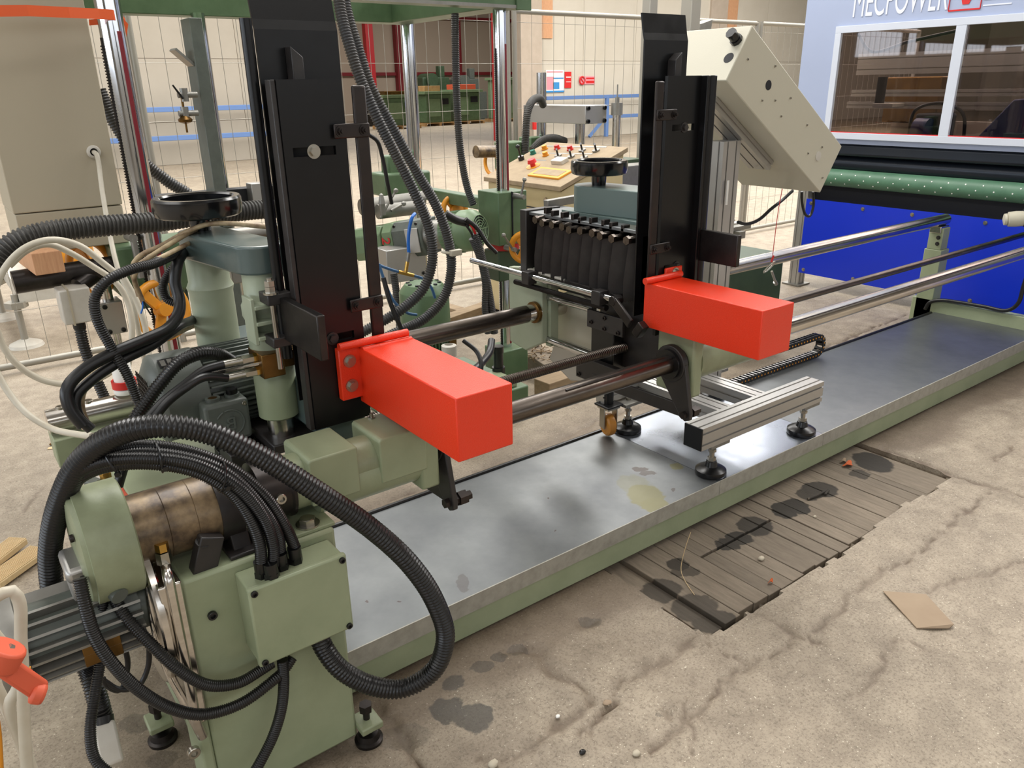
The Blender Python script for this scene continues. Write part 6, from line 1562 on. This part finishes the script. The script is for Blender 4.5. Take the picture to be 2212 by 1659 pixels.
far_machine(16.3, 30.2, 1.7, 1.0, 1.35, 'low green workbench with long table, leftmost stored machine')
t2 = far_machine(18.9, 31.2, 1.5, 1.0, 1.45, 'green cabinet machine at the middle of the stored row')
far_machine(20.6, 31.6, 1.7, 1.0, 1.5, 'wide green machine with a dark vent beside the ribbed conduit')
far_machine(23.4, 31.8, 1.9, 1.2, 2.0, 'tall green machine at the end of the stored row', 'green_lt', False)
for k, (x, y, w, h, m, lb) in enumerate(((17.0, 33.5, 1.2, 1.6, 'raw', 'dark lathe behind the low green workbench'), (21.0, 35.0, 2.2, 2.6, 'green_dk', 'tall dark green press behind the stored row'), (23.3, 35.5, 2.0, 2.5, 'motor', 'dark grey machine stack behind the tall green machine'))):
    t = thing('stored_machine', lb, 'machine', (x + w / 2, y + 0.5, 0))
    MB().box((x, y, 0), (x + w, y + 1, h * 0.55)).build('base', m, t, bevel=0.04); MB().box((x + 0.2, y + 0.1, h * 0.55), (x + w * 0.8, y + 0.8, h * 0.8)).build('bed', m, t, bevel=0.04)
    MB().cyl((x + w * 0.3, y - 0.1, h * 0.75), (x + w * 0.3, y + 0.9, h * 0.75), h * 0.12, 18).build('head', m, t); MB().box((x + w * 0.55, y + 0.2, h * 0.8), (x + w * 0.7, y + 0.5, h)).build('post', m, t, bevel=0.02)
tag(MB().box((20.75, 31.75, 1.5), (22.0, 32.3, 1.72)).build('crate', 'orange', None, bevel=0.01), 'orange crate on top of the wide green machine', 'crate')
tag(MB().box((19.0, 31.35, 1.45), (19.8, 31.9, 1.68)).build('crate', 'wood_crate', None, bevel=0.01), 'wooden crate on top of the middle green machine', 'crate')
tag(MB().box((16.5, 30.4, 1.35), (17.6, 30.9, 1.5)).build('crate', 'bronze', None, bevel=0.01), 'brown box on the low green workbench', 'crate')
ex = thing('fire_extinguisher', 'red fire extinguisher standing by the pillar', 'extinguisher', (15.75, 19.6, 0)); 
MB().lathe([(0.09, 0.35), (0.10, 0.38), (0.10, 0.88), (0.06, 0.96), (0.03, 0.98)], (15.75, 19.6, 0), seg=20).build('cylinder', 'redmat', ex); MB().box((15.70, 19.5, 0.98), (15.80, 19.6, 1.04)).build('valve', 'blackpl', ex); MB().box((15.62, 19.5, 0), (15.88, 19.7, 0.35)).build('stand', 'pillar', ex)

# timbers and shavings on the floor behind the rails
def timber(p0, p1, w, h, m, label):
    A, B = pt(*p0, z=h / 2), pt(*p1, z=h / 2); tag(MB().bar(A, B, w, h, (0, 0, 1)).build('timber', m, None, smooth=0, bevel=0.004), label, 'timber')


timber((955, 700), (1085, 655), 0.10, 0.09, 'wood_old', 'pale squared timber on the floor beside the green motor')
timber((940, 655), (1060, 690), 0.09, 0.03, 'wood_old', 'flat pale board lying behind the squared timber')
timber((1105, 742), (1215, 812), 0.14, 0.10, 'plank', 'old grey timber on the floor below the far head')
timber((1170, 842), (1290, 800), 0.12, 0.10, 'wood_old', 'pale timber end showing under the threaded spindle')
rs = random.Random(9); b = MB()
for k in range(70):
    c = pt(1105 + rs.random() * 95, 738 + rs.random() * 40, z=0.105 + 0.01 * rs.random()); b.obox(c, (0.03 + 0.03 * rs.random(), 0.008, 0.004), Matrix.Rotation(rs.random() * 3, 3, 'Z') @ Matrix.Rotation(rs.random(), 3, 'Y'))
tag(b.build('wood_shavings', 'wood_old', None, smooth=0), 'brown wood shavings heaped on the old grey timber', 'shavings', kind='stuff')
# ================================================================== CABLES OF THE NEAR HEAD
hose('conduit_hose', 'black conduit sweeping up from the bundle to the gear cover', 'hose', path((318, 905, 1.95), (300, 870, 1.96), (275, 810, 1.97), (240, 750, 1.98), (210, 690, 1.98), (205, 645, 1.98), (228, 610, 1.98), (275, 585, 1.99), (330, 570, 2.02), (375, 550, 2.1), (405, 537, 2.2), (435, 522, 2.32)), 0.0125, 'rubber', 0.0055, seg=12)
cable('cable', 'thick black cable rising beside the rear cylinder', path((430, 515, 2.32), (400, 540, 2.18), (383, 570, 2.09), (378, 610, 2.08), (388, 650, 2.06), (385, 680, 2.04), (362, 710, 2.02), (310, 735, 2.0), (240, 765, 1.98), (180, 800, 1.97), (145, 840, 1.96), (150, 880, 1.95), (180, 920, 1.94)), 0.0145, 'cable_b', seg=12)
cable('cable', 'long black cable crossing behind the bundle, upper of two', path((460, 672, 2.34), (415, 692, 2.18), (380, 708, 2.05), (330, 745, 2.02), (260, 780, 1.99), (200, 820, 1.98), (163, 860, 1.97), (170, 900, 1.96), (200, 930, 1.95)), 0.0125, 'cable_b', seg=12)
cable('cable', 'long black cable crossing behind the bundle, lower of two', path((440, 690, 2.34), (390, 712, 2.18), (330, 742, 2.06), (270, 775, 2.02), (215, 805, 2.0), (178, 840, 1.99), (172, 880, 1.98), (188, 925, 1.97)), 0.0115, 'cable_d', seg=12)
hose('conduit_hose', 'black conduit arching over the motor to the lift column', 'hose', path((292, 905, 1.90), (308, 880, 1.90), (345, 830, 1.90), (385, 785, 1.91), (430, 764, 1.92), (470, 765, 1.94), (500, 780, 1.98)), 0.0165, 'rubber', 0.0068, seg=14)
for k, (fp, pts_) in enumerate(((FIT[0], ((440, 800, 1.86), (400, 830, 1.85), (350, 870, 1.85), (318, 905, 1.85))), (FIT[1], ((440, 815, 1.84), (400, 838, 1.83), (360, 870, 1.83), (330, 908, 1.83))))):
    cable('hydraulic_hose', ('smooth black hydraulic hose on the upper manifold fitting', 'smooth black hydraulic hose on the lower manifold fitting')[k], [fp] + path(*pts_), 0.0105, 'cable_b', cat='hose', seg=12)
hose('conduit_hose', 'small black conduit loop tucked left of the rear cylinder', 'hose', path((390, 560, 2.15), (365, 590, 2.15), (352, 620, 2.15), (360, 645, 2.15), (378, 655, 2.14)), 0.0115, 'rubber', 0.005, seg=12)
cable('cable', 'dirty cream cable running over the gear cover under the handwheel', path((600, 492, 2.02), (555, 488, 2.04), (500, 483, 2.07), (450, 484, 2.10), (405, 500, 2.12), (350, 530, 2.13), (300, 555, 2.14), (285, 580, 2.14), (292, 610, 2.15), (300, 640, 2.15)), 0.0065, 'cable_d')
cable('cable', 'second dirty cream cable beside the gear cover', path((440, 490, 2.25), (405, 505, 2.12), (350, 538, 2.09), (305, 568, 2.10), (290, 580, 2.12)), 0.0062, 'cable_d')
cable('cable', 'cream cable stub ending in bare wires', path((440, 512, 2.3), (405, 527, 2.12), (350, 555, 2.04), (300, 580, 2.05), (290, 605, 2.08), (300, 630, 2.10), (308, 650, 2.10)), 0.006, 'cable_d')
cable('bare_wire', 'blue bare wire end dangling from the cut cable', path((307, 648, 2.10), (309, 662, 2.10), (304, 678, 2.10)), 0.0022, 'tubeblue', cat='wire')
cable('bare_wire', 'brown bare wire end dangling from the cut cable', path((309, 648, 2.10), (316, 664, 2.10), (326, 680, 2.10)), 0.0020, 'cable_b', cat='wire')
# white cable coils at the left
cable('cable', 'white cable making a wide loop at the left of the bed', path((262, 600, 2.62), (225, 570, 2.62), (170, 530, 2.62), (110, 518, 2.62), (55, 535, 2.62), (10, 580, 2.62), (-15, 650, 2.62), (-5, 720, 2.62), (30, 780, 2.6), (90, 820, 2.58), (160, 830, 2.55), (220, 815, 2.52), (258, 790, 2.5)), 0.0095, 'cable_w')
cable('cable', 'white cable strand running down right of the loop', path((20, 575, 2.66), (60, 540, 2.66), (105, 528, 2.66), (150, 545, 2.66), (200, 575, 2.66), (250, 610, 2.65), (275, 650, 2.64), (285, 700, 2.62), (282, 760, 2.6), (275, 800, 2.58)), 0.0090, 'cable_w')
cable('cable', 'white cable strand hanging straight to the red cap', path((268, 600, 2.60), (295, 650, 2.58), (312, 700, 2.56), (320, 745, 2.54), (322, 780, 2.52)), 0.0090, 'cable_w')
cable('cable', 'white cable trailing low from the loop to the bundle', path((-20, 780, 2.45), (20, 850, 2.4), (60, 895, 2.35), (110, 925, 2.3), (165, 938, 2.2), (200, 942, 2.1)), 0.0088, 'cable_w')
# oil bottle with red cap
bt = thing('bottle', 'small white bottle with red cap behind the motor', 'bottle', (0.375, 2.38, 0.78))
MB().lathe([(0.030, 0), (0.032, 0.004), (0.032, 0.012), (0.026, 0.02), (0.026, 0.09), (0.02, 0.10)], (0.372, 2.38, 0.782), seg=24).build('bottle_body', 'print_white', bt)
MB().lathe([(0.034, 0), (0.034, 0.022), (0.028, 0.022), (0.028, 0.0)], (0.372, 2.38, 0.800), seg=20, caps=False).build('cap', 'redmat', bt)
# valve group beside the drive
vg = thing('valve_group', 'clear air manifold with brass fittings on the pedestal top', 'valve', pt(225, 1040, y=1.9))
MB().bar(pt(205, 1030, y=1.95), pt(250, 1090, y=1.86), 0.03, 0.012, (0, 0, 1)).build('manifold_plate', 'white', vg, bevel=0.003)
for px, py in ((228, 1030), (236, 1046)):
    q = pt(px, py, y=1.90); b = MB(); b.cyl(q - Vector((0, 0, .01)), q + Vector((0, 0, .012)), 0.012, 6); b.cyl(q + Vector((0, 0, .012)), q + Vector((0, 0, .03)), 0.009, 12); b.build('brass_fitting', 'brass', vg)
MB().obox(pt(202, 1050, y=1.92), (0.028, 0.03, 0.035), Matrix.Rotation(0.4, 3, 'Z')).build('coil', 'motor', vg, bevel=0.003)
cable('cable', 'flat black cable standing up behind the green cap', path((248, 1090, 1.86), (255, 1050, 1.86), (268, 1005, 1.86), (272, 985, 1.86)), 0.012, 'cable_b')
cable('cable', 'orange red tube curling behind the green cap', path((262, 1056, 1.84), (268, 1066, 1.83), (276, 1076, 1.82)), 0.005, 'orange')

# ================================================================== NEAR OBJECTS AT THE LOWER LEFT: terminal unit with lever
nu = thing('valve_lever_unit', 'plain steel bracket with orange lever close by the gear motor', 'valve', (-0.12, 1.4, 0.45))
def npt(px, py, y=1.16): return pt(px, py, y=y)
b = MB(); a_, c_ = npt(-25, 1415), npt(88, 1492)
b.bar(a_, c_, 0.030, 0.014, (0.3, -1, 0)); b.cyl(c_ + Vector((-.012, 0, .004)), c_ + Vector((.004, -.004, -.006)), 0.016, 12); b.build('lever_arm', 'orange', nu, bevel=0.005)
b = MB(); b.cyl(npt(-10, 1440), npt(16, 1395), 0.028, 16); b.build('lever_boss', 'orange', nu, bevel=0.004)
MB().cyl(npt(18, 1398), npt(26, 1402), 0.006, 10).build('lever_pin', 'zinc', nu)
MB().cyl((gx0 - 0.06, gy, gz), (gx0 - 0.05, gy, gz), 0.02, 12).build('mount_stub', 'alu_dull', nu)
for k, q in enumerate(((( -10, 1290), (25, 1275), (42, 1300), (45, 1380), (50, 1470), (52, 1560), (60, 1680)), ((-20, 1360), (10, 1400), (40, 1480), (20, 1520), (45, 1600), (80, 1690)), ((-15, 1470), (15, 1530), (40, 1590), (70, 1680)))):
    cable('cable', ('grey white cable curling over the gear motor end', 'grey white cable slanting past the orange lever', 'grey white cable lowest at the frame corner')[k], [npt(a, b_, 1.27 + 0.03 * k) for a, b_ in q], 0.0092, 'cable_w')
cable('cable', 'yellow green earth wire at the lower frame corner', [npt(a, b_, 1.3) for a, b_ in ((-12, 1520), (-2, 1580), (2, 1640), (4, 1690))], 0.0035, 'yellow')
cable('cable', 'green yellow earth wire screwed to the motor end', [npt(46, 1436, 1.45), npt(56, 1446, 1.45), npt(66, 1444, 1.45)], 0.004, 'yellow')

# ================================================================== LITTER ON THE FLOOR
cbp = [pt(1907, 1278, z=0.004), pt(2000, 1285, z=0.01), pt(2060, 1350, z=0.012), pt(2050, 1358, z=0.004), pt(1980, 1358, z=0.004)]
b = MB(); vs = cbp + [v + Vector((0, 0, .003)) for v in cbp]; n = len(cbp)
b.add(vs, [tuple(range(n))[::-1], tuple(range(n, 2 * n))] + [(k, (k + 1) % n, n + (k + 1) % n, n + k) for k in range(n)])
tag(b.build('cardboard_scrap', 'card', None, smooth=0), 'flat scrap of brown cardboard on the cracked concrete', 'cardboard')


def pebble(px, py, r, m, label, z=0.0, flat=0.6):
    c = pt(px, py, z=z); b = MB(); rr = random.Random(px * 7 + py); pr_ = []
    n, k = 5, 9; vs = []
    for i in range(n):
        t = math.pi * (i + 0.5) / n
        for j in range(k):
            p = 2 * math.pi * j / k; s = r * (0.85 + 0.3 * rr.random()); vs.append((c.x + s * math.sin(t) * math.cos(p), c.y + s * math.sin(t) * math.sin(p) * 0.8, c.z + r * flat + s * flat * math.cos(t)))
    fs = [(i * k + j, i * k + (j + 1) % k, (i + 1) * k + (j + 1) % k, (i + 1) * k + j) for i in range(n - 1) for j in range(k)] + [tuple(range(k)), tuple(range((n - 1) * k, n * k))[::-1]]
    b.add(vs, fs); tag(b.build('pebble', m, None, smooth=80), label, 'pebble')


pebble(1644, 1210, 0.013, 'stone', 'pale rounded pebble lying on the old boards', -0.014)
pebble(1760, 1118, 0.008, 'stone', 'tiny pale pebble between dark stains on the boards', -0.014)
pebble(1311, 1520, 0.014, 'card', 'tan wood chip beside the dark crack', 0.0, 0.25)
pebble(1375, 1632, 0.012, 'stone', 'grey stone chip near the bottom edge', 0.0)
pebble(1258, 1628, 0.010, 'rubber', 'small black lump near the bottom edge', 0.0)
pebble(1205, 1550, 0.007, 'print_white', 'small white chip left of the wood chip', 0.0)
pebble(1066, 1655, 0.014, 'stone', 'pale stone cut by the lower picture edge', 0.0)
pebble(112, 962, 0.010, 'bronze', 'brown crumb on the floor left of the conduits', 0.0)
pebble(112, 968, 0.020, 'wood_pale', 'pale wood shaving under the brown crumb', 0.0, 0.12)
for k, (px, py, r, m, lb) in enumerate(((1832, 1004, 0.030, 'leaf', 'dry orange leaf beside the round oil stain'), (1822, 997, 0.020, 'card', 'curled tan leaf touching the orange leaf'), (1665, 1258, 0.012, 'leaf', 'small orange leaf fragment on the boards'))):
    c = pt(px, py, z=-0.008); b = MB(); P_ = []
    for j in range(14):
        t = 2 * math.pi * j / 14; s = r * (1 + 0.25 * math.sin(3 * t)); P_.append((c.x + s * math.cos(t), c.y + 0.5 * s * math.sin(t), c.z + 0.004 + 0.006 * math.sin(2 * t)))
    vs = P_ + [(x, y, z + 0.0015) for x, y, z in P_]; b.add(vs, [tuple(range(14))[::-1], tuple(range(14, 28))] + [(j, (j + 1) % 14, 14 + (j + 1) % 14, 14 + j) for j in range(14)])
    tag(b.build('dry_leaf', m, None, smooth=0), lb, 'leaf')
tag(MB().tube([pt(1492, 1150, z=0.13), pt(1480, 1185, z=0.07), pt(1471, 1230, z=0.0), pt(1480, 1255, z=-0.01), pt(1500, 1285, z=-0.012)], 0.0012, 5).build('dry_stalk', 'wood_pale', None), 'thin dry grass stalk leaning on the bed edge', 'stalk')
tag(MB().tube([pt(1745, 1078, z=-0.006), pt(1765, 1070, z=-0.004), pt(1790, 1058, z=-0.006), pt(1782, 1068, z=-0.006)], 0.005, 7).build('twig', 'plank', None), 'small grey twig lying across the dark stains', 'twig')
tag(MB().obox(pt(1100, 965, z=0.11) + Vector((0, 0, 0)), (0.02, 0.02, 0.01), Matrix.Rotation(0.3, 3, 'Z')).build('cable_clip', 'blackpl', None), 'black clip on the seal along the tray edge', 'clip') if False else None
